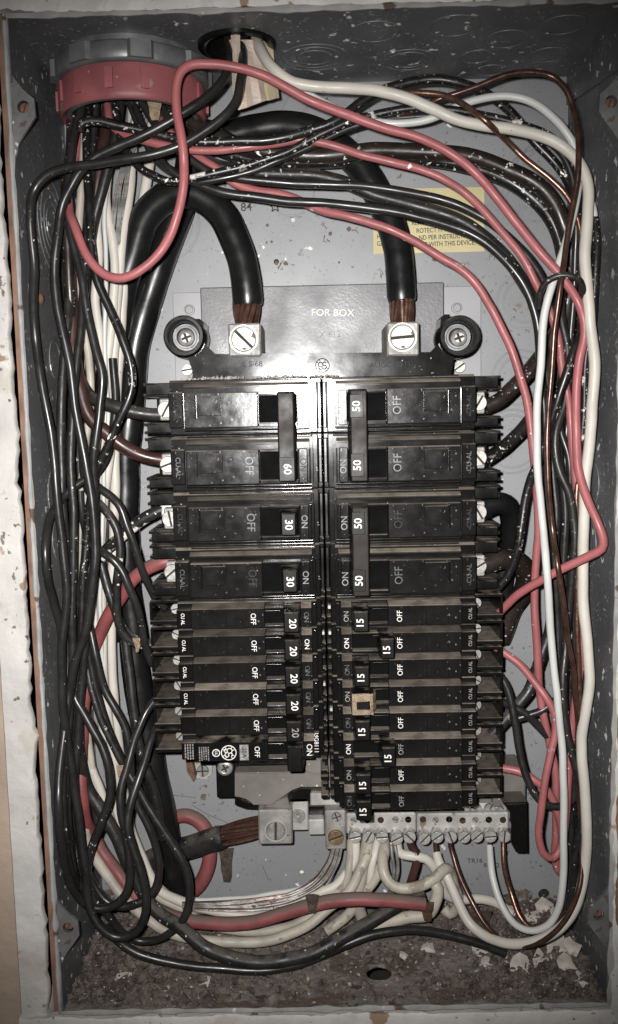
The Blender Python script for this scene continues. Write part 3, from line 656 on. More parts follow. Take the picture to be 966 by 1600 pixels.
c = U(525, 1308, 40); screw('set_screw', (c.x, -40, c.z), 4.2, lg2, 'slot', 20, mt=M_brass)
c = U(526, 1276, 40); screw('wire_clamp', (c.x, -40, c.z), 2.6, lg2, 'cross', 20)
BR = []
for a, b in ((541, 650.4), (651.6, 800)):
    q = obj('bar', pbox(a, 1271, b, 1303, 6, 33, .8), M_alu, nb); BR.append(q)
    obj('bar_step', pbox(a+.5, 1256, b-.5, 1272, 6, 27, .6), M_alu, q)
sx = [555, 576, 597, 620, 640, 663, 683, 704, 725, 745, 766, 788]
for i, px in enumerate(sx):
    py = 1307+(2.5 if i in (3, 5) else 0)-(1 if i > 8 else 0)
    c = U(px, py, 37); q = BR[0] if px < 650 else BR[1]
    screw('bar_screw', (c.x, -37, c.z), 3.25, q, 'slot', [12, 60, 3, 28, -45, 45, 35, -70, 40, 40, 5, 85][i], tall=1.5, mt=M_bscrew, deep=4.2)
    c = U(px-2, 1281+random.uniform(-1, 1), 33.1); screw('wire_hole', (c.x, -32.9, c.z), 1.7, q, 'slot', random.uniform(0, 180), mt=[M_screw, M_hole, M_dcopper][i % 3], tall=.7)
    c = U(px-1, 1263, 27.4)
    if i not in (1, 3): screw('bar_screw', (c.x, -27.4, c.z), 2.9, q, 'slot', random.uniform(-60, 60), tall=1.4)
obj('end_block', MB().prism(ppoly([(799, 1268), (786, 1255), (824, 1254), (825, 1333), (807, 1333), (799, 1318)], 42), 3, 42, .8), M_black, nb)
obj('end_cover', pbox(770, 1206, 822, 1262, 3, 28, .8), M_slate, nb)
# small terminal on the back panel with a combination screw
g = empty('ground_clip', U(312, 1215, 0), 'small bent ground clip with cross-slotted screw below the breakers', 'clip')
obj('clip_plate', MB().prism(ppoly([(292, 1186), (330, 1184), (332, 1208), (322, 1218), (306, 1216), (296, 1200)], 3), .1, 3, .3), M_alu, g)
obj('clip_fold', MB().prism(ppoly([(290, 1186), (299, 1186), (306, 1216), (302, 1222), (292, 1206)], 9), .1, 9, .3), M_rust, g)
c = U(317, 1204, 3.2); screw('clip_screw', (c.x, -3.2, c.z), 3.4, g, 'cross', 2, tall=1.5)

# ------------------------------------------------------------------ wires
def path(pts, r, clampz=True):
    if pts[0][1] < 40: clampz = False
    P = []
    for i, (x, y, h) in enumerate(pts):
        p = U(x, y, h)
        while (abs(p.x) > BW/2-r-.8 or (clampz and abs(p.z) > BH/2-r-.5)) and h < BD+2:
            h += 1.5; p = U(x, y, h)
        P.append(p)
    S = spline(P); sd = random.uniform(0, 99)
    for k_, p in enumerate(S):
        e_ = min(1, k_/6, (len(S)-1-k_)/6); q_ = noise.noise_vector(p*.045+Vector((sd, 0, 0)))+.16*noise.noise_vector(p*.15+Vector((0, sd, 0)))
        p += q_*.75*e_
    for p in S:
        p.x = max(X0+r+.5, min(X1-r-.5, p.x)); p.y = min(p.y, -r-.3)
    return S
def wire(name, label, wpx, pts, mt, cat='wire', group=None, tip=None, start=None, clampz=True, seed=0, n=10):
    h = sum(p[2] for p in pts)/len(pts); r = wpx/2*mmpp(h)
    S = path(pts, r, clampz)
    e = empty(name, S[0], label, cat, group)
    rad = [r*(1+.045*noise.noise(p*.06+Vector((r, seed, len(pts))))) for p in S]
    if tip:                                     # bare copper at the far end
        k = max(2, int(tip/2.2)); obj('bare_end', MB().tube(S[-k-1:], r*.55, 8), M_dcopper, e); S = S[:-k]; rad = rad[:-k]
    if start:
        k = max(2, int(start/2.2)); obj('bare_end', MB().tube(S[:k+1], r*.55, 8), M_dcopper, e); S = S[k:]; rad = rad[k:]
    obj('insulation' if mt not in (M_copper, M_dcopper) else 'conductor', MB().tube(S, rad, n), mt, e)
    return e
def strands(parent, a, b, rad, n, r, mt, twist=.6, seed=1):
    """a bundle of n bare strands from point a to point b"""
    ax = (b-a).normalized(); u = ax.orthogonal().normalized(); v = ax.cross(u)
    obj('strand_core', MB().tube([a.lerp(b, k/4) for k in range(5)], rad*.62, 10), M_dcopper, parent)
    for k in range(n):
        t0 = 2*math.pi*k/n; jr = random.uniform(.88, 1.12); tw = twist*random.uniform(.5, 1.5); pts = []
        for j in range(9):
            t = j/8; an = t0+tw*t
            pts.append(a.lerp(b, t)+(u*math.cos(an)+v*math.sin(an))*rad*jr*(1+.12*math.sin(t*math.pi)))
        obj('strand', MB().tube(pts, r*random.uniform(.85, 1.1), 7), M_copper if k % 3 else M_dcopper, parent)
def service(label, wpx, pts, lug_dir, mt=M_cable, n=18, nst=10):
    h = sum(p[2] for p in pts)/len(pts); r = wpx/2*mmpp(h); S = path(pts, r)
    e = empty('service_cable', S[0], label, 'cable')
    if not nst:
        obj('jacket', MB().tube(S, [r*(1+.03*noise.noise(p*.05)) for p in S], n), mt, e); return e
    cut = max(4, int(lug_dir/2.2)); J = S[:-cut]
    rad = [r*(1+.03*noise.noise(p*.05)) for p in J]; rad[-1] *= .93
    mb = MB(); mb.tube(J, rad, n); obj('jacket', mb, mt, e)
    strands(e, S[-cut-3], S[-1], r*.68, nst, r*.17, M_copper)
    return e
# heavy service conductors
service('thick black service cable arching over into the left main lug', 46, [(168, 1000, 16), (166, 800, 16), (172, 620, 17), (188, 480, 20), (206, 400, 24), (228, 340, 28), (262, 308, 31), (305, 304, 33), (345, 335, 34), (373, 390, 35), (384, 440, 36), (388, 475, 36), (386, 512, 36)], 13)
service('thick black service cable arching over into the right main lug', 44, [(292, 160, 18), (310, 205, 18), (345, 212, 19), (395, 203, 21), (448, 198, 23), (502, 212, 25), (547, 245, 27), (582, 290, 29), (606, 338, 31), (620, 390, 33), (627, 440, 35), (630, 478, 36), (630, 512, 36)], 13)
service('thick black neutral cable running down the left side to the lower lug', 46, [(296, 160, 14), (298, 250, 14), (282, 325, 14), (252, 405, 14), (218, 510, 14), (205, 610, 14), (197, 720, 14), (195, 820, 14), (200, 920, 15), (210, 1020, 16), (222, 1110, 17), (236, 1190, 18), (251, 1260, 18), (263, 1320, 17), (275, 1372, 14), (290, 1420, 9)], 6, nst=0)
e = service('stubby brown-black cable with bare copper strands entering the neutral lug', 38, [(236, 1346, 12), (268, 1332, 14), (310, 1320, 18), (350, 1308, 21), (385, 1298, 23), (412, 1290, 24)], 22, mt=M_blkd, nst=9)
# red bare-ish loop behind the neutral cable
wire('red_wire', 'short red wire curling behind the neutral cable', 24, [(262, 1282, 4), (290, 1275, 6), (316, 1288, 7), (328, 1318, 8), (326, 1350, 9), (312, 1382, 10), (292, 1400, 11)], M_redd)

# wires that leave the hole in the top wall
wire('black_wire', 'clean black wire from the top hole skirting the left wall into a bottom loop', 14, [(381, 36, 51), (381, 62, 54), (380, 90, 65), (378, 117, 72), (370, 157, 76), (345, 187, 78), (312, 210, 79), (275, 229, 80), (224, 245, 80), (162, 253, 79), (100, 263, 77), (70, 276, 76), (52, 300, 75), (47, 335, 74), (50, 375, 73), (54, 420, 72), (53, 470, 72), (56, 530, 72), (64, 590, 72), (75, 650, 73), (89, 767, 74), (97, 850, 74), (103, 920, 74), (99, 985, 73), (95, 1030, 72), (101, 1121, 70), (114, 1210, 68), (122, 1262, 68), (128, 1320, 69), (135, 1365, 70), (140, 1415, 71), (156, 1446, 72), (184, 1464, 72), (212, 1458, 72), (227, 1434, 72), (229, 1408, 72), (221, 1369, 71), (207, 1324, 69), (199, 1292, 68), (202, 1262, 66), (214, 1223, 62), (226, 1190, 57), (238, 1152, 50), (248, 1132, 44)], M_blk)
wire('black_wire', 'clean black wire from the top hole crossing the red bushing down into the left bundle', 14, [(356, 36, 50), (357, 62, 53), (357, 95, 62), (351, 120, 67), (328, 148, 70), (295, 171, 72), (262, 192, 73), (224, 212, 73), (180, 232, 72), (150, 246, 71), (127, 267, 70), (112, 292, 69), (97, 325, 68), (90, 378, 68), (86, 425, 68), (90, 475, 68), (100, 525, 68), (111, 575, 68), (118, 640, 68), (132, 708, 68), (143, 775, 68), (148, 842, 68), (147, 896, 68), (140, 950, 67), (130, 998, 66), (117, 1040, 65), (107, 1090, 64), (98, 1150, 63), (94, 1205, 63), (91, 1255, 63), (96, 1324, 64), (108, 1374, 65), (130, 1409, 66), (156, 1421, 66), (180, 1415, 66), (199, 1392, 66), (204, 1359, 65), (197, 1304, 63), (189, 1272, 62), (189, 1237, 60), (199, 1200, 57), (214, 1146, 52), (229, 1111, 48), (246, 1090, 44)], M_blk)
wire('white_wire', 'long cream wire from the top hole sweeping right and down to the bottom', 17, [(398, 34, 48), (401, 60, 53), (409, 82, 64), (425, 106, 70), (452, 126, 71), (483, 134, 71), (533, 139, 70), (593, 142, 69), (633, 151, 69), (673, 168, 68), (718, 187, 68), (763, 197, 68), (808, 205, 68), (853, 216, 68), (883, 233, 69), (907, 260, 71), (918, 292, 72), (918, 330, 73), (916, 425, 74), (920, 475, 75), (925, 525, 76), (929, 575, 77), (927, 625, 76), (921, 690, 74), (915, 760, 72), (911, 840, 70), (910, 900, 69), (911, 945, 69), (917, 1005, 70), (921, 1060, 71), (916, 1107, 70), (910, 1150, 69), (910, 1187, 69), (915, 1237, 69), (917, 1290, 69), (915, 1340, 69), (908, 1392, 70), (893, 1428, 71), (868, 1455, 72), (833, 1470, 70), (793, 1475, 64), (758, 1463, 56), (733, 1442, 50), (712, 1402, 44), (696, 1366, 40), (684, 1340, 35), (680, 1310, 28)], M_wht, tip=7)
wire('white_wire', 'thin clean white wire looping along the right side to the neutral bar', 12, [(408, 36, 44), (411, 64, 48), (420, 100, 56), (455, 132, 58), (500, 156, 57), (555, 181, 56), (613, 192, 56), (673, 186, 57), (708, 170, 58), (743, 156, 59), (783, 150, 60), (823, 157, 62), (853, 175, 64), (883, 205, 66), (898, 230, 66), (905, 275, 66), (900, 320, 67), (886, 375, 70), (875, 408, 72), (862, 450, 73), (852, 487, 73), (847, 525, 73), (844, 587, 73), (841, 637, 73), (840, 690, 73), (841, 760, 72), (847, 822, 71), (853, 872, 78), (857, 922, 78), (861, 985, 74), (865, 1040, 73), (871, 1085, 73), (876, 1137, 73), (880, 1200, 73), (882, 1262, 72), (881, 1325, 71), (878, 1385, 70), (872, 1422, 69), (858, 1445, 68), (833, 1455, 65), (808, 1447, 60), (788, 1424, 54), (775, 1388, 47), (768, 1354, 41), (765, 1322, 33), (765, 1306, 28)], M_wht2, tip=6)
# the long red one with the hanging loop
wire('red_wire', 'clean red wire hanging in a loop below the red bushing then crossing to the right', 14, [(150, 160, 26), (122, 235, 34), (107, 290, 46), (109, 325, 58), (117, 355, 67), (130, 390, 69), (147, 415, 71), (165, 429, 72), (187, 434, 73), (212, 427, 74), (242, 405, 74), (265, 370, 74), (280, 325, 75), (287, 284, 78), (287, 250, 82), (282, 214, 83), (276, 182, 83), (274, 150, 83), (276, 128, 83), (284, 111, 83), (300, 101, 82), (330, 99, 82), (370, 105, 80), (411, 117, 79), (453, 138, 78), (483, 155, 77), (543, 180, 76), (603, 200, 75), (653, 215, 75), (698, 236, 74), (738, 265, 74), (778, 309, 74), (806, 348, 74), (840, 390, 74), (872, 427, 74), (897, 462, 74), (909, 490, 74), (912, 525, 73), (905, 562, 73), (901, 612, 73), (901, 680, 73), (904, 730, 75), (918, 777, 80), (932, 810, 84), (943, 842, 86), (941, 857, 85), (925, 867, 82), (890, 884, 76), (852, 904, 70), (815, 925, 62), (792, 946, 55), (772, 966, 48)], M_red)
wire('red_wire', 'paint-spattered red wire crossing under the black wires to a loop at lower right', 12.5, [(168, 165, 44), (172, 190, 50), (186, 206, 54), (219, 217, 56), (249, 224, 57), (299, 234, 58), (339, 235, 58), (387, 229, 57), (437, 223, 57), (471, 218, 57), (499, 222, 57), (538, 232, 57), (562, 240, 57), (612, 252, 57), (659, 264, 57), (699, 284, 57), (739, 313, 58), (782, 360, 59), (815, 400, 59), (840, 447, 58), (852, 472, 57), (862, 497, 57), (875, 537, 57), (881, 587, 58), (889, 640, 59), (895, 700, 60), (900, 760, 60), (906, 835, 59), (909, 920, 58), (909, 1010, 58), (904, 1065, 58), (896, 1112, 58), (890, 1180, 58), (886, 1250, 60), (881, 1300, 62), (874, 1327, 63), (862, 1341, 64), (849, 1334, 65), (842, 1308, 65), (844, 1270, 65), (850, 1230, 65), (860, 1180, 64), (867, 1145, 63), (865, 1112, 62), (852, 1087, 60), (835, 1065, 57), (805, 1032, 51), (770, 1008, 46)], M_reds)
wire('red_wire', 'dull red wire under the lowest black wires curving right to a lower breaker', 13, [(232, 160, 34), (258, 200, 40), (285, 228, 43), (305, 242, 44), (337, 262, 45), (362, 283, 45), (399, 297, 45), (449, 307, 46), (500, 327, 48), (537, 336, 50), (574, 346, 51), (612, 358, 52), (649, 376, 52), (686, 399, 52), (719, 418, 52), (740, 437, 52), (768, 483, 52), (793, 535, 52), (811, 583, 52), (822, 620, 52), (830, 680, 52), (837, 747, 52), (841, 822, 50), (838, 880, 48), (835, 930, 46), (836, 975, 46), (840, 1030, 46), (846, 1095, 46), (858, 1160, 47), (869, 1215, 49), (869, 1290, 50), (869, 1340, 50), (874, 1362, 50), (880, 1340, 52), (877, 1292, 54), (869, 1260, 54), (856, 1236, 53), (835, 1218, 52), (810, 1204, 49), (772, 1198, 46)], M_reds)
# black wires crossing the top
wire('black_wire', 'spattered black wire with a pale cut tip curving over the top right corner', 14, [(126, 204, 66), (127, 194, 66), (136, 190, 66), (152, 189, 66), (187, 197, 65), (224, 204, 64), (259, 213, 63), (299, 221, 63), (338, 223, 63), (375, 221, 63), (412, 219, 63), (449, 213, 63), (486, 203, 62), (526, 187, 62), (563, 162, 61), (613, 136, 60), (668, 123, 60), (713, 127, 60), (753, 142, 58), (793, 172, 54), (830, 215, 50), (863, 250, 50), (889, 288, 52), (904, 345, 55), (910, 420, 57), (914, 480, 60), (912, 512, 64), (900, 541, 67), (885, 587, 68), (872, 625, 67), (860, 664, 64), (846, 712, 58), (832, 745, 54), (822, 779, 52), (815, 822, 52), (807, 866, 51), (795, 897, 49), (772, 926, 46)], M_blks)
wire('black_wire', 'black wire streaked with white paint running from the bushing to the right wall', 12, [(180, 165, 50), (190, 220, 55), (205, 247, 58), (222, 264, 59), (241, 273, 60), (262, 281, 60), (289, 279, 60), (337, 269, 60), (375, 261, 60), (412, 249, 60), (449, 237, 60), (486, 218, 60), (510, 206, 60), (558, 186, 60), (608, 175, 60), (658, 170, 60), (708, 172, 60), (758, 182, 60), (808, 193, 60), (853, 209, 60), (884, 233, 61), (908, 270, 63), (926, 320, 66), (932, 362, 68), (930, 425, 69), (926, 490, 69), (916, 562, 66), (913, 640, 64), (905, 740, 60), (900, 830, 58), (896, 900, 57), (890, 940, 56), (888, 1000, 56), (884, 1060, 57), (882, 1125, 60), (891, 1170, 62), (902, 1212, 63), (909, 1250, 63), (907, 1290, 63), (900, 1330, 62), (893, 1390, 60), (880, 1430, 58)], M_blkw)
wire('black_wire', 'black wire lying just below the paint-streaked one across the top', 11, [(210, 165, 44), (232, 215, 48), (262, 262, 52), (300, 284, 53), (345, 279, 54), (390, 268, 54), (430, 252, 54), (470, 236, 54), (515, 215, 54), (560, 197, 54), (620, 183, 54), (700, 181, 54), (770, 193, 54), (830, 207, 54), (870, 232, 55), (893, 275, 56), (900, 340, 56), (899, 420, 54), (893, 520, 52), (886, 600, 52), (876, 665, 54), (888, 712, 56), (893, 775, 56), (899, 847, 55), (895, 900, 54), (897, 985, 54), (902, 1062, 54), (907, 1105, 54), (903, 1180, 54), (897, 1250, 55)], M_blk)
wire('feeder_cable', 'spattered brown-black feeder cable ending at the top right 50 amp terminal', 24, [(278, 160, 30), (300, 192, 32), (345, 212, 36), (385, 233, 38), (425, 240, 39), (480, 243, 40), (550, 239, 40), (624, 235, 40), (674, 238, 40), (724, 243, 40), (765, 253, 40), (800, 267, 40), (835, 286, 40), (862, 310, 40), (880, 345, 39), (892, 390, 38), (893, 440, 37), (884, 490, 37), (866, 530, 38), (838, 566, 40), (808, 600, 42), (783, 624, 44), (758, 636, 45)], M_brn, 'cable')
wire('feeder_cable', 'spattered black feeder cable hugging the brown one, ending one terminal lower', 22, [(262, 160, 24), (290, 205, 26), (340, 232, 29), (390, 248, 30), (450, 252, 31), (520, 252, 31), (600, 246, 31), (660, 249, 31), (720, 258, 31), (770, 272, 31), (815, 296, 31), (848, 326, 31), (872, 370, 30), (884, 430, 29), (885, 500, 29), (874, 570, 30), (850, 628, 32), (820, 667, 36), (792, 695, 40), (760, 718, 44)], M_blks, 'cable')
wire('black_wire', 'glossy black wire topmost of the three under the spattered red one', 13, [(222, 160, 42), (250, 205, 46), (290, 245, 50), (330, 270, 51), (375, 278, 52), (424, 283, 52), (474, 288, 52), (520, 290, 52), (562, 290, 52), (624, 298, 52), (674, 308, 52), (711, 320, 53), (740, 333, 53), (768, 348, 53), (803, 378, 53), (829, 408, 52), (848, 440, 50), (862, 480, 48), (874, 520, 47), (887, 560, 46), (885, 620, 46), (873, 680, 47), (877, 735, 47), (884, 810, 47), (882, 900, 47), (878, 1000, 47), (872, 1090, 46), (862, 1098, 46), (847, 1110, 46), (822, 1119, 46), (797, 1125, 45), (770, 1130, 45)], M_blk)
wire('black_wire', 'thick dusty black wire in the middle of the three crossing the yellow label', 19, [(244, 160, 32), (275, 208, 36), (320, 250, 40), (365, 266, 41), (430, 273, 42), (500, 276, 43), (540, 286, 43), (580, 303, 43), (624, 315, 43), (674, 328, 43), (711, 342, 43), (740, 357, 43), (765, 376, 43), (795, 408, 43), (818, 440, 43), (836, 475, 42), (845, 515, 41), (851, 560, 40), (858, 640, 38), (862, 730, 36), (866, 820, 36), (868, 900, 36), (862, 980, 36), (850, 1015, 38), (838, 1048, 40), (826, 1080, 42), (809, 1102, 43), (790, 1124, 44), (768, 1148, 44)], M_blkd)
wire('black_wire', 'black wire lowest of the three, passing just above the label text', 14, [(204, 160, 40), (226, 215, 44), (247, 252, 48), (275, 272, 49), (312, 290, 49), (350, 301, 49), (399, 307, 49), (449, 314, 49), (500, 318, 49), (550, 321, 49), (599, 328, 49), (649, 338, 49), (699, 351, 49), (740, 368, 49), (777, 396, 49), (807, 427, 49), (827, 460, 49), (837, 495, 49), (842, 540, 48), (848, 600, 46), (852, 700, 44), (858, 800, 43), (868, 900, 42), (880, 1000, 42), (876, 1120, 43), (862, 1152, 46), (845, 1137, 46), (822, 1116, 46), (797, 1102, 45), (770, 1090, 45)], M_blk)
wire('black_wire', 'black wire looping as a tie around the right-hand bundle', 10, [(842, 482, 70), (843, 460, 73), (852, 441, 76), (868, 431, 78), (885, 429, 79), (902, 434, 79), (911, 447, 77), (913, 470, 73), (908, 500, 68), (905, 540, 62)], M_blkd)
wire('copper_wire', 'bare bright copper wire slanting down behind the long cream wire', 9, [(560, 140, 52), (610, 142, 58), (648, 145, 63), (693, 150, 66), (728, 166, 70), (763, 193, 73), (793, 220, 62), (823, 250, 60), (858, 280, 60), (884, 304, 61), (899, 328, 62), (908, 365, 62), (909, 430, 62), (906, 520, 62), (906, 640, 62), (902, 800, 61), (902, 960, 61), (906, 1100, 62), (908, 1230, 62), (906, 1330, 62), (897, 1390, 62), (878, 1428, 62), (855, 1448, 60), (833, 1452, 57), (813, 1432, 52), (798, 1390, 45), (788, 1350, 36), (786, 1306, 28)], M_copper)
wire('copper_wire', 'dark reddish copper wire arching over the top right corner and down', 9, [(600, 185, 52), (640, 175, 56), (678, 160, 62), (708, 149, 64), (753, 132, 66), (793, 117, 68), (833, 112, 69), (863, 120, 69), (884, 141, 70), (896, 172, 70), (903, 212, 74), (903, 260, 76), (899, 300, 75), (891, 352, 75), (882, 400, 76), (877, 437, 79), (872, 475, 79), (866, 525, 77), (861, 600, 76), (856, 665, 75), (855, 722, 75), (858, 772, 75), (865, 835, 75), (872, 885, 82), (880, 947, 80), (888, 1000, 74), (896, 1055, 72), (902, 1112, 70), (903, 1165, 66), (904, 1240, 65), (908, 1320, 67), (904, 1390, 73), (884, 1438, 75), (848, 1471, 74), (818, 1479, 70), (788, 1471, 62), (763, 1449, 55), (738, 1409, 47), (718, 1364, 40), (704, 1322, 33), (703, 1306, 28)], M_dcopper)
# more black at the right
wire('black_wire', 'black wire from a right-hand breaker dropping across to the lower red loop', 13, [(768, 1048, 45), (784, 1060, 46), (797, 1087, 48), (805, 1125, 50), (812, 1170, 51), (822, 1212, 53), (837, 1244, 55), (855, 1258, 56), (876, 1260, 56), (895, 1250, 54)], M_blk)
wire('black_wire', 'black wire threading down the middle of the right-hand bundle', 14, [(880, 452, 50), (877, 495, 54), (886, 540, 56), (890, 580, 57), (882, 630, 58), (868, 680, 60), (874, 735, 61), (889, 772, 62), (896, 812, 62), (898, 850, 62), (893, 900, 60), (888, 960, 58), (883, 1015, 59), (880, 1062, 62), (883, 1125, 64), (893, 1170, 65), (904, 1212, 66), (911, 1250, 66), (909, 1287, 66), (901, 1325, 66), (893, 1397, 64), (884, 1425, 62)], M_blkd)
wire('black_wire', 'dusty black wire behind the white pair at the right', 13, [(868, 520, 40), (862, 600, 42), (858, 660, 44), (864, 720, 46), (868, 790, 47), (866, 870, 47), (870, 950, 46), (874, 1040, 46), (876, 1150, 48), (884, 1230, 50), (892, 1300, 50), (889, 1370, 48), (872, 1418, 44)], M_blkd)
wire('black_wire', 'spattered black wire deep behind the right bundle', 15, [(890, 420, 38), (893, 560, 38), (884, 700, 40), (878, 780, 42), (886, 880, 42), (895, 960, 42), (890, 1060, 42), (892, 1180, 44), (896, 1300, 46), (888, 1380, 44)], M_blks)
# heavy leads on the lower right two-pole breaker
wire('feeder_cable', 'heavy black lead curling behind the third right-hand terminal', 36, [(752, 795, 38), (776, 786, 36), (794, 794, 32), (802, 824, 26), (796, 856, 20), (786, 900, 16), (780, 960, 14)], M_cable, 'cable')
wire('feeder_cable', 'heavy brown lead bending down from the fourth right-hand terminal', 34, [(752, 884, 42), (782, 874, 40), (806, 876, 36), (821, 894, 30), (818, 922, 24), (800, 955, 18), (782, 1000, 14)], M_brn, 'cable')
# left: leads on the 60 A, 30 A terminals
wire('feeder_cable', 'heavy black lead into the upper left 60 amp terminal', 21, [(128, 470, 34), (120, 540, 38), (124, 592, 42), (142, 621, 46), (172, 633, 48), (202, 642, 48), (232, 648, 47), (262, 648, 46)], M_blkd, 'cable')
wire('feeder_cable', 'heavy maroon and black lead into the lower 60 amp terminal', 22, [(112, 400, 42), (112, 470, 45), (114, 540, 47), (124, 605, 49), (140, 652, 50), (167, 676, 50), (196, 698, 49), (228, 714, 48), (262, 720, 46)], M_mar, 'cable')
wire('black_wire', 'white-painted black lead into the upper 30 amp terminal', 19, [(140, 905, 34), (152, 882, 38), (168, 858, 42), (200, 828, 46), (225, 810, 47), (250, 798, 47), (268, 792, 46)], M_blkp)
wire('red_wire', 'thick dusty red wire from the lower 30 amp breaker to a loose bottom stub', 22, [(272, 876, 46), (254, 878, 47), (229, 888, 46), (210, 903, 44), (194, 926, 42), (170, 960, 39), (150, 1005, 36), (136, 1060, 34), (128, 1150, 33), (127, 1240, 33), (132, 1278, 34), (146, 1304, 36), (163, 1335, 38), (187, 1369, 40), (212, 1400, 43), (248, 1424, 46), (292, 1438, 48), (345, 1443, 50), (400, 1438, 52), (450, 1425, 54), (500, 1411, 56), (560, 1405, 57), (620, 1408, 57), (664, 1413, 56)], M_redd)
# left bundle, black
LB = [
 ('speckled black wire swinging right beside the white wires then into the left bundle', 13, [(140, 160, 42), (136, 230, 50), (138, 300, 56), (142, 350, 59), (143, 385, 60), (150, 430, 61), (170, 480, 61), (192, 530, 61), (205, 575, 61), (206, 606, 61), (196, 640, 61), (180, 672, 60), (160, 715, 58), (145, 760, 56), (134, 850, 54), (128, 950, 54), (122, 1050, 54), (116, 1150, 54), (118, 1230, 55), (126, 1310, 56), (138, 1375, 56), (162, 1408, 55)], M_blks),
 ('dull black wire crossing the speckled one at the left middle', 13, [(128, 165, 46), (112, 240, 54), (104, 320, 58), (108, 358, 59), (117, 395, 60), (127, 432, 61), (136, 487, 62), (147, 537, 63), (159, 587, 64), (155, 640, 64), (149, 685, 64), (146, 720, 63), (150, 790, 60), (148, 860, 58), (140, 940, 56), (134, 1000, 56), (128, 1070, 56), (121, 1150, 57), (119, 1230, 58), (124, 1300, 60), (132, 1360, 61), (142, 1398, 61), (164, 1425, 60), (190, 1458, 58), (215, 1471, 56), (241, 1470, 56), (266, 1457, 57), (286, 1436, 58), (294, 1411, 58), (295, 1374, 58), (286, 1344, 58), (269, 1317, 57), (249, 1287, 56), (229, 1255, 55), (214, 1230, 54), (200, 1208, 53), (187, 1180, 52), (172, 1145, 51), (159, 1108, 50), (145, 1054, 50), (135, 1010, 50)], M_blk),
 ('speckled black wire standing straight in the left bundle', 13, [(150, 160, 38), (146, 240, 42), (140, 330, 46), (131, 430, 50), (126, 520, 55), (117, 600, 60), (112, 680, 63), (113, 760, 64), (115, 815, 64), (116, 870, 64), (113, 936, 64), (114, 998, 63), (112, 1080, 61), (106, 1160, 60), (104, 1230, 60), (108, 1310, 60), (118, 1370, 60), (140, 1400, 58)], M_blkd),
 ('black wire bowing out to the left wall at mid height', 13, [(176, 560, 42), (180, 640, 44), (170, 700, 48), (150, 738, 54), (124, 754, 58), (100, 776, 62), (80, 806, 66), (71, 852, 68), (74, 900, 68), (86, 945, 67), (95, 985, 66), (99, 1060, 64), (99, 1140, 62), (101, 1210, 60), (104, 1290, 58), (112, 1350, 57), (126, 1390, 56)], M_blk),
 ('black wire arcing from the bundle down to the first half-width breaker', 13, [(140, 420, 30), (136, 520, 32), (128, 620, 36), (130, 700, 44), (140, 745, 52), (156, 763, 56), (172, 774, 57), (189, 793, 58), (198, 819, 58), (210, 848, 57), (220, 881, 55), (229, 908, 52), (243, 936, 47), (258, 950, 44)], M_blk),
 ('black wire arcing to a terminal with a scrap of torn tape', 14, [(134, 430, 28), (132, 560, 32), (128, 660, 36), (131, 735, 42), (142, 770, 50), (155, 786, 54), (168, 801, 56), (181, 824, 57), (187, 855, 57), (186, 886, 56), (183, 927, 54), (183, 960, 52), (189, 982, 50), (205, 1000, 48), (228, 1008, 46), (254, 1004, 44)], M_blkd),
 ('black wire bending over to the third half-width breaker', 13, [(126, 620, 32), (124, 730, 36), (132, 820, 44), (146, 856, 54), (158, 864, 58), (172, 873, 60), (189, 892, 60), (201, 917, 60), (213, 944, 58), (221, 975, 55), (228, 1010, 51), (238, 1036, 47), (256, 1048, 44)], M_blk),
 ('dusty black wire looping at lower left behind the clean loops', 13, [(139, 975, 46), (151, 1027, 48), (164, 1076, 48), (182, 1110, 49), (196, 1142, 50), (203, 1185, 51), (206, 1228, 52), (214, 1254, 53), (229, 1284, 54), (241, 1314, 54), (249, 1349, 54), (246, 1379, 55), (234, 1399, 56), (214, 1411, 57), (192, 1416, 57), (167, 1409, 56), (147, 1384, 55), (132, 1350, 54), (120, 1290, 52), (114, 1220, 50), (116, 1150, 48), (118, 1050, 46)], M_blk),
 ('black wire bent sharply at lower left with a tape-patched splice beside it', 14, [(112, 1070, 54), (118, 1092, 56), (140, 1132, 58), (161, 1170, 59), (171, 1203, 60), (172, 1243, 61), (159, 1284, 62), (146, 1320, 62), (138, 1356, 62), (140, 1400, 61)], M_blk),
 ('black wire slanting to the tape-patched splice', 12, [(128, 1000, 48), (135, 1040, 50), (143, 1080, 52), (156, 1120, 53), (174, 1158, 53), (190, 1190, 53), (197, 1202, 52)], M_blkd),
 ('dark wire hidden along the left wall low down', 14, [(118, 380, 40), (108, 470, 48), (100, 560, 54), (95, 680, 58), (99, 800, 60), (106, 900, 58), (108, 1000, 57), (104, 1100, 56), (99, 1200, 56), (99, 1290, 56), (107, 1350, 56), (122, 1385, 55)], M_blkd),
 ('black wire running from the bushing beside the maroon one', 15, [(190, 150, 40), (180, 215, 46), (168, 262, 48), (156, 310, 48), (146, 350, 47), (136, 420, 44), (128, 500, 40), (122, 600, 38), (124, 720, 36), (128, 850, 36)], M_blkd),
 ('dark wire lying along the neutral cable at lower left', 15, [(196, 1000, 40), (205, 1080, 42), (214, 1150, 44), (226, 1195, 44), (238, 1230, 43), (247, 1270, 40), (255, 1310, 36)], M_blkd),
 ('greyish black wire crossing behind the left terminals', 15, [(158, 880, 40), (170, 925, 42), (178, 950, 42), (196, 985, 42), (222, 1003, 42), (252, 1006, 42)], M_blkd),
]
for lb, wd, pts, mt in LB: wire('black_wire', lb, wd, pts, mt)
wire('maroon_wire', 'maroon wire leaving the bushing among the black wires', 18, [(172, 150, 34), (162, 215, 38), (156, 265, 40), (150, 310, 40), (142, 360, 39), (130, 440, 38), (122, 520, 36), (118, 620, 34)], M_mar)
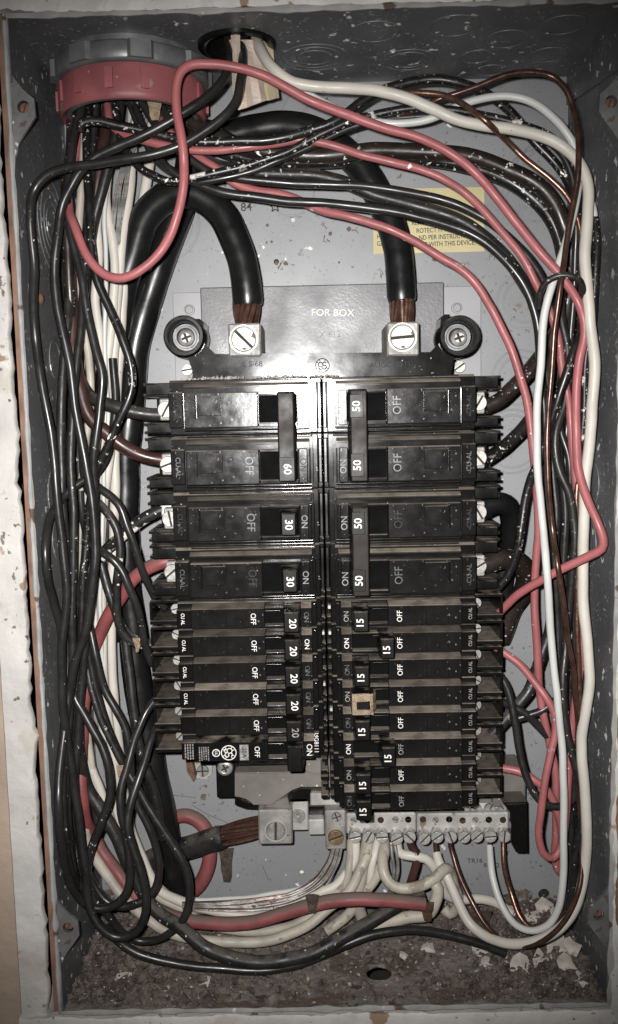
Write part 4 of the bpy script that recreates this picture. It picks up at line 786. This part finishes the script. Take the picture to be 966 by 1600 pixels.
wire('maroon_wire', 'brown wire at the far left under the bushing', 17, [(112, 160, 36), (112, 230, 42), (106, 280, 46), (104, 340, 48), (108, 420, 48), (112, 500, 46), (116, 580, 44)], M_brn)
# left bundle, white
LW = [
 ('cream wire second from the thick neutral cable below the bushing', 16, [(208, 160, 26), (207, 230, 28), (203, 290, 30), (196, 345, 31), (188, 405, 31), (183, 450, 31), (180, 520, 31), (176, 600, 31), (174, 680, 31), (168, 730, 32), (160, 790, 32), (158, 900, 32), (160, 1000, 32), (166, 1100, 30), (178, 1190, 28), (196, 1270, 25), (222, 1340, 24), (245, 1385, 25), (284, 1412, 27), (340, 1424, 28)], M_wht),
 ('cream wire nearest the thick neutral cable below the bushing', 16, [(238, 160, 22), (234, 255, 24), (227, 305, 25), (212, 362, 26), (198, 412, 26), (190, 480, 27), (185, 560, 27), (181, 660, 27), (181, 750, 27), (178, 850, 26), (174, 960, 26), (176, 1050, 25), (184, 1150, 24), (198, 1260, 22), (216, 1336, 22), (233, 1374, 24), (252, 1393, 27), (284, 1408, 31), (330, 1422, 34), (400, 1432, 37), (460, 1418, 40), (500, 1395, 40), (524, 1383, 39), (542, 1362, 38), (553, 1342, 35), (556, 1312, 28)], M_wht),
 ('cream wire in the middle of the left white group', 15, [(186, 160, 24), (172, 240, 28), (166, 312, 32), (177, 375, 33), (180, 430, 33), (172, 520, 33), (167, 600, 33), (163, 700, 33), (156, 800, 32), (150, 900, 31), (152, 1000, 30), (158, 1100, 28), (170, 1200, 26), (190, 1290, 24), (215, 1350, 24)], M_wht),
 ('cream wire at the left of the white group', 14, [(160, 250, 30), (152, 345, 34), (155, 400, 35), (149, 470, 36), (156, 530, 37), (161, 597, 37), (152, 680, 36), (140, 760, 35), (134, 880, 34), (136, 1000, 33), (133, 1120, 34), (140, 1190, 34), (157, 1232, 33), (180, 1300, 30), (205, 1350, 28)], M_wht),
 ('cream wire emerging under the loops and running along the bottom to the bar', 17, [(126, 1190, 38), (128, 1260, 40), (138, 1318, 42), (152, 1345, 43), (168, 1370, 44), (188, 1395, 46), (218, 1424, 48), (262, 1456, 50), (310, 1468, 52), (370, 1472, 53), (430, 1466, 52), (480, 1447, 50), (516, 1418, 46), (546, 1392, 43), (562, 1362, 40), (573, 1338, 36), (576, 1312, 28)], M_whtd),
 ('cream wire under the red stub wire along the bottom', 15, [(216, 1360, 22), (244, 1398, 26), (284, 1420, 30), (330, 1446, 34), (390, 1456, 38), (450, 1448, 40), (495, 1425, 41), (520, 1400, 41), (540, 1380, 40), (547, 1350, 37), (549, 1314, 28)], M_whtd),
 ('thin clean white wire stretched behind the bottom bundle', 8, [(232, 1376, 14), (262, 1386, 16), (300, 1405, 18), (360, 1404, 20), (418, 1398, 22), (470, 1388, 24), (505, 1362, 28), (520, 1330, 32)], M_wht2),
 ('thin white wire between the cream wires at the left', 7, [(166, 300, 36), (163, 345, 37), (166, 400, 37), (166, 480, 38), (164, 560, 38), (170, 640, 37), (164, 720, 36), (160, 830, 36), (157, 950, 36), (162, 1060, 32), (176, 1180, 26), (200, 1290, 20)], M_wht2),
 ('cream wire at the left edge going straight down', 12, [(134, 158, 40), (132, 200, 44), (128, 280, 46), (122, 360, 44), (128, 480, 42), (138, 560, 41), (141, 640, 40), (130, 720, 39), (124, 800, 38), (122, 900, 37), (126, 1000, 36), (132, 1100, 36), (146, 1210, 34), (170, 1290, 31)], M_whtd),
]
for lb, wd, pts, mt in LW: wire('white_wire', lb, wd, pts, mt)
# bottom: black cables on the floor of the box
wire('feeder_cable', 'thick black cable sagging along the bottom under the red stub', 23, [(120, 1120, 44), (124, 1180, 44), (134, 1228, 45), (156, 1264, 46), (182, 1306, 47), (200, 1350, 48), (230, 1405, 50), (254, 1431, 54), (280, 1448, 58), (320, 1480, 64), (370, 1499, 66), (425, 1503, 66), (483, 1491, 63), (533, 1466, 58), (583, 1436, 52), (625, 1412, 46), (660, 1398, 40)], M_blkd, 'cable')
wire('black_wire', 'black wire resting on the debris along the bottom', 15, [(164, 1448, 56), (195, 1478, 62), (245, 1500, 64), (300, 1508, 64), (345, 1512, 64), (420, 1516, 64), (483, 1501, 62), (533, 1480, 58), (583, 1459, 54), (643, 1452, 51), (693, 1458, 50), (743, 1472, 51), (790, 1490, 52)], M_blk)
# bottom: short cream tails under the neutral bar
LT = [
 ('wide cream tail dropping behind the red stub from the bar', 20, [(574, 1310, 28), (571, 1338, 35), (565, 1362, 38), (559, 1392, 38), (560, 1412, 36), (568, 1440, 34)], M_whtd),
 ('cream tail slanting left from the third bar screw', 13, [(590, 1310, 28), (586, 1335, 35), (580, 1358, 37), (576, 1385, 37), (560, 1415, 35), (530, 1440, 34)], M_wht),
 ('cream tail from the third bar screw passing under the red stub', 17, [(601, 1310, 28), (600, 1336, 36), (593, 1358, 38), (583, 1378, 38), (570, 1396, 37), (545, 1428, 36), (510, 1455, 38)], M_whtd),
 ('cream tail curling in a U below the bar', 18, [(599, 1312, 27), (598, 1345, 40), (602, 1370, 45), (614, 1385, 47), (640, 1389, 48), (664, 1382, 47), (682, 1370, 45), (694, 1358, 42), (704, 1362, 36), (709, 1384, 32), (716, 1410, 28), (704, 1428, 26), (694, 1420, 24)], M_whtd),
 ('cream tail looping right behind the brown stub', 16, [(620, 1312, 28), (625, 1332, 35), (645, 1338, 38), (664, 1342, 38), (678, 1357, 37), (688, 1376, 35), (698, 1398, 32), (720, 1406, 28), (750, 1404, 26), (778, 1412, 26), (800, 1428, 28)], M_wht),
 ('cream wire stub lying on the debris below the red one', 20, [(578, 1450, 40), (610, 1440, 42), (640, 1432, 43), (668, 1428, 44), (680, 1410, 46), (684, 1388, 46), (676, 1376, 44)], M_whtd),
]
for lb, wd, pts, mt in LT: wire('white_wire', lb, wd, pts, mt)
wire('brown_wire', 'short dark brown wire hanging from the fifth bar screw', 14, [(640, 1308, 28), (644, 1324, 34), (651, 1336, 38), (651, 1352, 38), (645, 1372, 37), (636, 1395, 35)], M_mar)
# bare stranded neutral fan from the bonding lug
e = empty('stranded_wire', U(525, 1325, 38), 'fan of bare silver strands sweeping left from the bonding lug', 'wire')
for k in range(11):
    o_ = k-5; pts = [(519+k*1.6, 1322, 38), (512+k*1.7, 1345+k*.3, 39), (490+k*1.9, 1374+k*1.0, 40), (455+k*1.2, 1394+k*1.5, 41), (410, 1402+k*2.0, 42), (360, 1407+k*1.7, 42), (315, 1409+k*1.2, 41), (285, 1410+k, 38)]
    obj('strand', MB().tube(path(pts, .5), .42, 6), M_screw if k % 4 else M_copper, e)
e = empty('bare_ground_wire', U(615, 1320, 36), 'pair of shiny bare wires hanging from the fourth bar screw', 'wire')
for dx in (0, 5): obj('conductor', MB().tube(path([(611+dx, 1316, 35), (613+dx*1.5, 1338, 37), (616+dx*1.3, 1360, 36), (613+dx, 1380, 34), (606+dx, 1400, 30)], 1), .95, 8), M_screw, e)
# shiny strands between the cream wires near the bushing
e = empty('stranded_wire', U(178, 300, 30), 'loose bare silver strands between the cream wires under the bushing', 'wire')
for k in range(7): obj('strand', MB().tube(path([(214+k*6, 150, 30), (206+k*4, 190, 34), (196+k*2, 240, 36), (180+k*3, 300, 36), (176+k*2, 360, 34), (178+k, 420, 32)], .5), .45, 6), M_screw, e)

# ------------------------------------------------------------------ red bushing and locknut at the top
bu = empty('conduit_bushing', (-87, -37, 196), 'large red plastic conduit bushing under the top wall', 'bushing')
C = Vector((-87, -37, 0)); RB = 34.5
obj('collar', MB().lathe(C, (0, 0, 1), [(RB-3.4, 198), (RB-1.2, 196.2), (RB-.4, 196.8), (RB, 199), (RB+.2, 209.5), (RB-.6, 211.5), (RB-2.6, 211.8), (RB-3.4, 210)], 72, True), M_redp, bu)
for k in range(14):
    a = 2*math.pi*k/14+.12; mb = MB()
    q = []
    for sgn, rr_ in ((-1, RB), (-1, RB+1.3), (1, RB+1.3), (1, RB)):
        q.append((C.x+rr_*math.cos(a+sgn*.05), C.y+rr_*math.sin(a+sgn*.05)))
    lo_ = [mb.bm.verts.new((x, y, 200.2)) for x, y in q]; hi_ = [mb.bm.verts.new((x, y, 209)) for x, y in q]
    mb.bm.faces.new(lo_); mb.bm.faces.new(hi_)
    for i in range(4): mb.bm.faces.new((lo_[i], lo_[(i+1) % 4], hi_[(i+1) % 4], hi_[i]))
    obj('rib', mb, M_redp, bu)
ln = empty('locknut', (-87, -37, 212), 'grey steel locknut clamped above the red bushing', 'locknut')
mb = MB(); mb.lathe(C, (0, 0, 1), [(RB-3, 212), (RB+.6, 212), (RB+1.6, 213), (RB+1.6, 219.6), (RB+.9, 220.4), (RB-3, 220.4)], 72, True); obj('ring', mb, M_zinc, ln)
for k in range(8):
    a = 2*math.pi*k/8+.3; mb = MB(); q = []
    for sgn, rr_ in ((-1, RB+1.2), (-.7, RB+3.4), (.7, RB+3.4), (1, RB+1.2)):
        q.append((C.x+rr_*math.cos(a+sgn*.17), C.y+rr_*math.sin(a+sgn*.17)))
    lo_ = [mb.bm.verts.new((x, y, 212.6)) for x, y in q]; hi_ = [mb.bm.verts.new((x, y, 220)) for x, y in q]
    mb.bm.faces.new(lo_); mb.bm.faces.new(hi_)
    for i in range(4): mb.bm.faces.new((lo_[i], lo_[(i+1) % 4], hi_[(i+1) % 4], hi_[i]))
    obj('lug_tooth', mb, M_zinc, ln)
mb = MB(); mb.lathe(C, (0, 0, 1), [(RB-5.5, 197), (RB-3.6, 197), (RB-3.6, 250), (RB-5.5, 250)], 60, True); obj('conduit', mb, M_zinc, bu)
# dark grommet in the second hole
gr = MB(); gr.lathe((HX, -HH, Z1), (0, 0, 1), [(HR-2.6, -1.2), (HR-.4, -2.2), (HR+1.4, -1.6), (HR+1.6, -.05), (HR-.2, -.05), (HR-.6, 26), (HR-2.6, 26)], 48, True)
tag(obj('grommet', gr, M_blackb), 'black grommet in the round hole of the top wall', 'grommet')
# torn paper hanging out of the hole
def crumple(label, cols, rows_, mt, seed):
    """cols: list of (px_top, px_bottom, h_top, h_bottom); rows_: pixel rows top and per-column bottom"""
    mb = MB(); bm = mb.bm; G = []
    n = 14
    for k in range(n+1):
        t = k/n; row = []
        for j, (a, b, ha, hb, yb) in enumerate(cols):
            y = rows_+(yb-rows_)*t; q = noise.noise(Vector((j*.9, t*3.5, seed)))
            row.append(bm.verts.new(U(a+(b-a)*t+q*2, y, ha+(hb-ha)*t+q*1.6)))
        G.append(row)
    for k in range(n):
        for j in range(len(cols)-1): bm.faces.new((G[k][j], G[k][j+1], G[k+1][j+1], G[k+1][j]))
    bmesh.ops.solidify(bm, geom=bm.faces[:], thickness=.3)
    return tag(obj('torn_paper', mb, mt), label, 'paper')
crumple('torn pinkish paper strip hanging from the hole in the top wall', [(358, 366, 56, 62, 168), (366, 374, 60, 66, 172), (374, 386, 57, 63, 168), (384, 396, 61, 67, 164), (393, 408, 59, 66, 160), (404, 416, 55, 62, 157)], 62, M_paper, 2)
crumple('yellowish torn paper strip behind the pink one at the hole', [(398, 408, 52, 57, 158), (408, 420, 55, 60, 157), (416, 431, 52, 57, 154), (424, 436, 49, 54, 153)], 66, M_ypaper, 6)
crumple('small torn paper tab pulled up at the hole', [(360, 366, 66, 64, 112), (368, 372, 69, 66, 116), (374, 378, 66, 64, 110)], 46, M_paper, 9)

# ------------------------------------------------------------------ yellow label
lb_ = pbox(583, 294, 757, 395, .1, .45, .05); st_ = obj('label_sheet', lb_, M_sticker)
tag(st_, 'yellow printed warning label stuck on the back panel', 'label')
for s_, px, py, ax in (('REMOVE', 659, 348, 0), ('ROTECT IT WITH OXID', 695, 359, 0), ('ND PER INSTRUCTION', 697, 370, 0), ('KAGE WITH THIS DEVICE.', 695, 381, 0), ('W', 592, 359, 0), ('H', 592, 370, 0), ('GE', 594, 381, 0)):
    p = U(px, py, .5); text(s_, p.x, p.z, .5, 3.35, 1.2, M_kink, st_, ext=.05, wid=.83, bold=.01)

# ------------------------------------------------------------------ debris
def pebble(mb, c, r):
    """small irregular crumb, randomly turned"""
    a, b = random.uniform(0, 6.28), random.uniform(0, 6.28); ca, sa, cb, sb = math.cos(a), math.sin(a), math.cos(b), math.sin(b)
    V = []; q = (random.uniform(.6, 1.5), random.uniform(.6, 1.3), random.uniform(.45, 1.1))
    for (x, y, z) in ((0, .2, 1), (1, -.3, .2), (.3, 1, -.2), (-1, .4, .1), (-.2, -1, .3), (.1, -.1, -1)):
        x, y, z = x*q[0]*random.uniform(.6, 1.2), y*q[1]*random.uniform(.6, 1.2), z*q[2]*random.uniform(.6, 1.2)
        x, y = x*ca-y*sa, x*sa+y*ca; y, z = y*cb-z*sb, y*sb+z*cb
        V.append(mb.bm.verts.new((c[0]+x*r, c[1]+y*r, c[2]+z*r)))
    for a, b in ((1, 2), (2, 3), (3, 4), (4, 1)):
        mb.bm.faces.new((V[0], V[a], V[b])); mb.bm.faces.new((V[5], V[b], V[a]))
mb = MB()
def pile(x, h):
    e_ = abs(x)/130
    return max(.3, (e_**3)*6+4.5*max(0, 1-h/30)+4.0*noise.noise(Vector((x*.06, h*.08, 4))))
for k in range(15000):
    x = random.uniform(-127, 127); h = random.uniform(1, 84)
    d = .35+.5*noise.noise(Vector((x*.035, h*.05, 2)))+.45*abs(x)/130+.25*(h < 30)
    if (x-23)**2+(h-60)**2 < 90 or random.random() > d: continue
    if -40 < x < 90 and random.random() < .55: continue
    r = random.choice((.3, .4, .5, .6, .8, 1.1, 1.6, 2.3))*(1+.7*max(0, noise.noise(Vector((x*.09, h*.1, 8))))); pebble(mb, (x, -h, Z0+random.random()*pile(x, h)+r*.3), r)
tag(obj('debris', mb, M_crumb), 'dark crumbs and dirt on the floor of the box', 'debris', kind='stuff')
mb = MB()
for k in range(1500):
    x = random.uniform(-127, 127); h = random.uniform(1, 84)
    if (x-23)**2+(h-60)**2 < 90 or random.random() > .3+.5*abs(x)/130: continue
    r = random.choice((.25, .35, .45, .6, .8, 1.2)); pebble(mb, (x, -h, Z0+random.random()*pile(x, h)+r*.6), r)
for k in range(170):                       # along the top of the breakers
    x = random.uniform(-66, 8); r = random.choice((.4, .6, .9, 1.2)); pebble(mb, (x, -random.uniform(44, 63), ZT+r*.5), r)
tag(obj('plaster_crumbs', mb, M_crumbw), 'pale plaster crumbs scattered on the box floor and breaker tops', 'crumbs', kind='stuff')
def flake(px, py, h, r, tilt, label=None):
    p = U(px, py, h); p.z = max(p.z, Z0+1.2)
    mb = MB(); n = 9; nv = Vector((random.uniform(-.3, .3), -tilt, 1)).normalized(); u = nv.orthogonal().normalized(); v = nv.cross(u)
    pts = [p+(u*math.cos(2*math.pi*k/n)+v*math.sin(2*math.pi*k/n))*r*random.uniform(.55, 1.2)+nv*random.uniform(-.5, .5) for k in range(n)]
    a = [mb.bm.verts.new(q) for q in pts]; b = [mb.bm.verts.new(q-nv*.5) for q in pts]; c1 = mb.bm.verts.new(p+nv*.5); c2 = mb.bm.verts.new(p-nv*.2)
    for i in range(n):
        j = (i+1) % n; mb.bm.faces.new((a[i], a[j], c1)); mb.bm.faces.new((b[j], b[i], c2)); mb.bm.faces.new((a[i], b[i], b[j], a[j]))
    return tag(obj('paint_flake', mb, M_flake), 'fallen pale paint flake lying on the box floor', 'paint flake', 'paint flakes on the box floor')
for px, py, h, r, tl in ((870, 1480, 48, 8.5, .6), (845, 1500, 55, 6.5, .4), (815, 1508, 58, 6, .8), (893, 1478, 60, 5, .7), (788, 1492, 46, 4, .3), (752, 1487, 44, 5.5, .3), (668, 1480, 42, 4, .4), (905, 1530, 74, 4, .5), (850, 1415, 14, 5, .9), (835, 1432, 20, 5, .5), (800, 1424, 16, 4, .5), (195, 1552, 62, 4, .3), (322, 1548, 66, 3.5, .3), (282, 1536, 60, 2.5, .3), (885, 1505, 66, 5, .6), (760, 1510, 54, 3, .3), (630, 1492, 50, 2.5, .3), (870, 1425, 26, 4.5, .7)):
    flake(px, py, h, r, tl)
# scraps hanging on wires: torn tape bits
def scrap(px, py, h, w_, hgt, mt, label, cat):
    p = U(px, py, h); mb = MB(); n = 5; G = []
    for k in range(n+1):
        G.append([mb.bm.verts.new(p+Vector((w_*(j/3-.5)*(1-.5*k/n)+.8*noise.noise(Vector((k, j, px*.1))), -1.2*noise.noise(Vector((k*.8, j*.9, py*.1))), -hgt*(k/n-.5)))) for j in range(4)])
    for k in range(n):
        for j in range(3): mb.bm.faces.new((G[k][j], G[k][j+1], G[k+1][j+1], G[k+1][j]))
    bmesh.ops.solidify(mb.bm, geom=mb.bm.faces[:], thickness=.5)
    return tag(obj('tape_scrap', mb, mt), label, cat)
scrap(189, 1211, 56, 4, 10, M_tape, 'tan tape scrap on the spliced black wire at lower left', 'tape')
scrap(214, 1008, 53, 3.5, 7, M_tape, 'tan tape scrap near the second half-width breaker terminal', 'tape')
scrap(354, 1352, 6, 9, 20, M_tan, 'grey-brown rag of old tape hanging below the neutral cable', 'tape')
scrap(488, 1412, 60, 7, 10, M_tan, 'crumbling brown tape clump on the red stub wire', 'tape')
scrap(668, 1425, 56, 7, 10, M_rust, 'rusty brown clump at the loose end of the red stub', 'clump')
scrap(752, 1440, 34, 12, 12, M_tan, 'brown crumpled tape clump on the debris at right', 'tape')
scrap(242, 170, 52, 7, 10, M_tape, 'brown cardboard scrap wedged among wires at the bushing', 'cardboard')
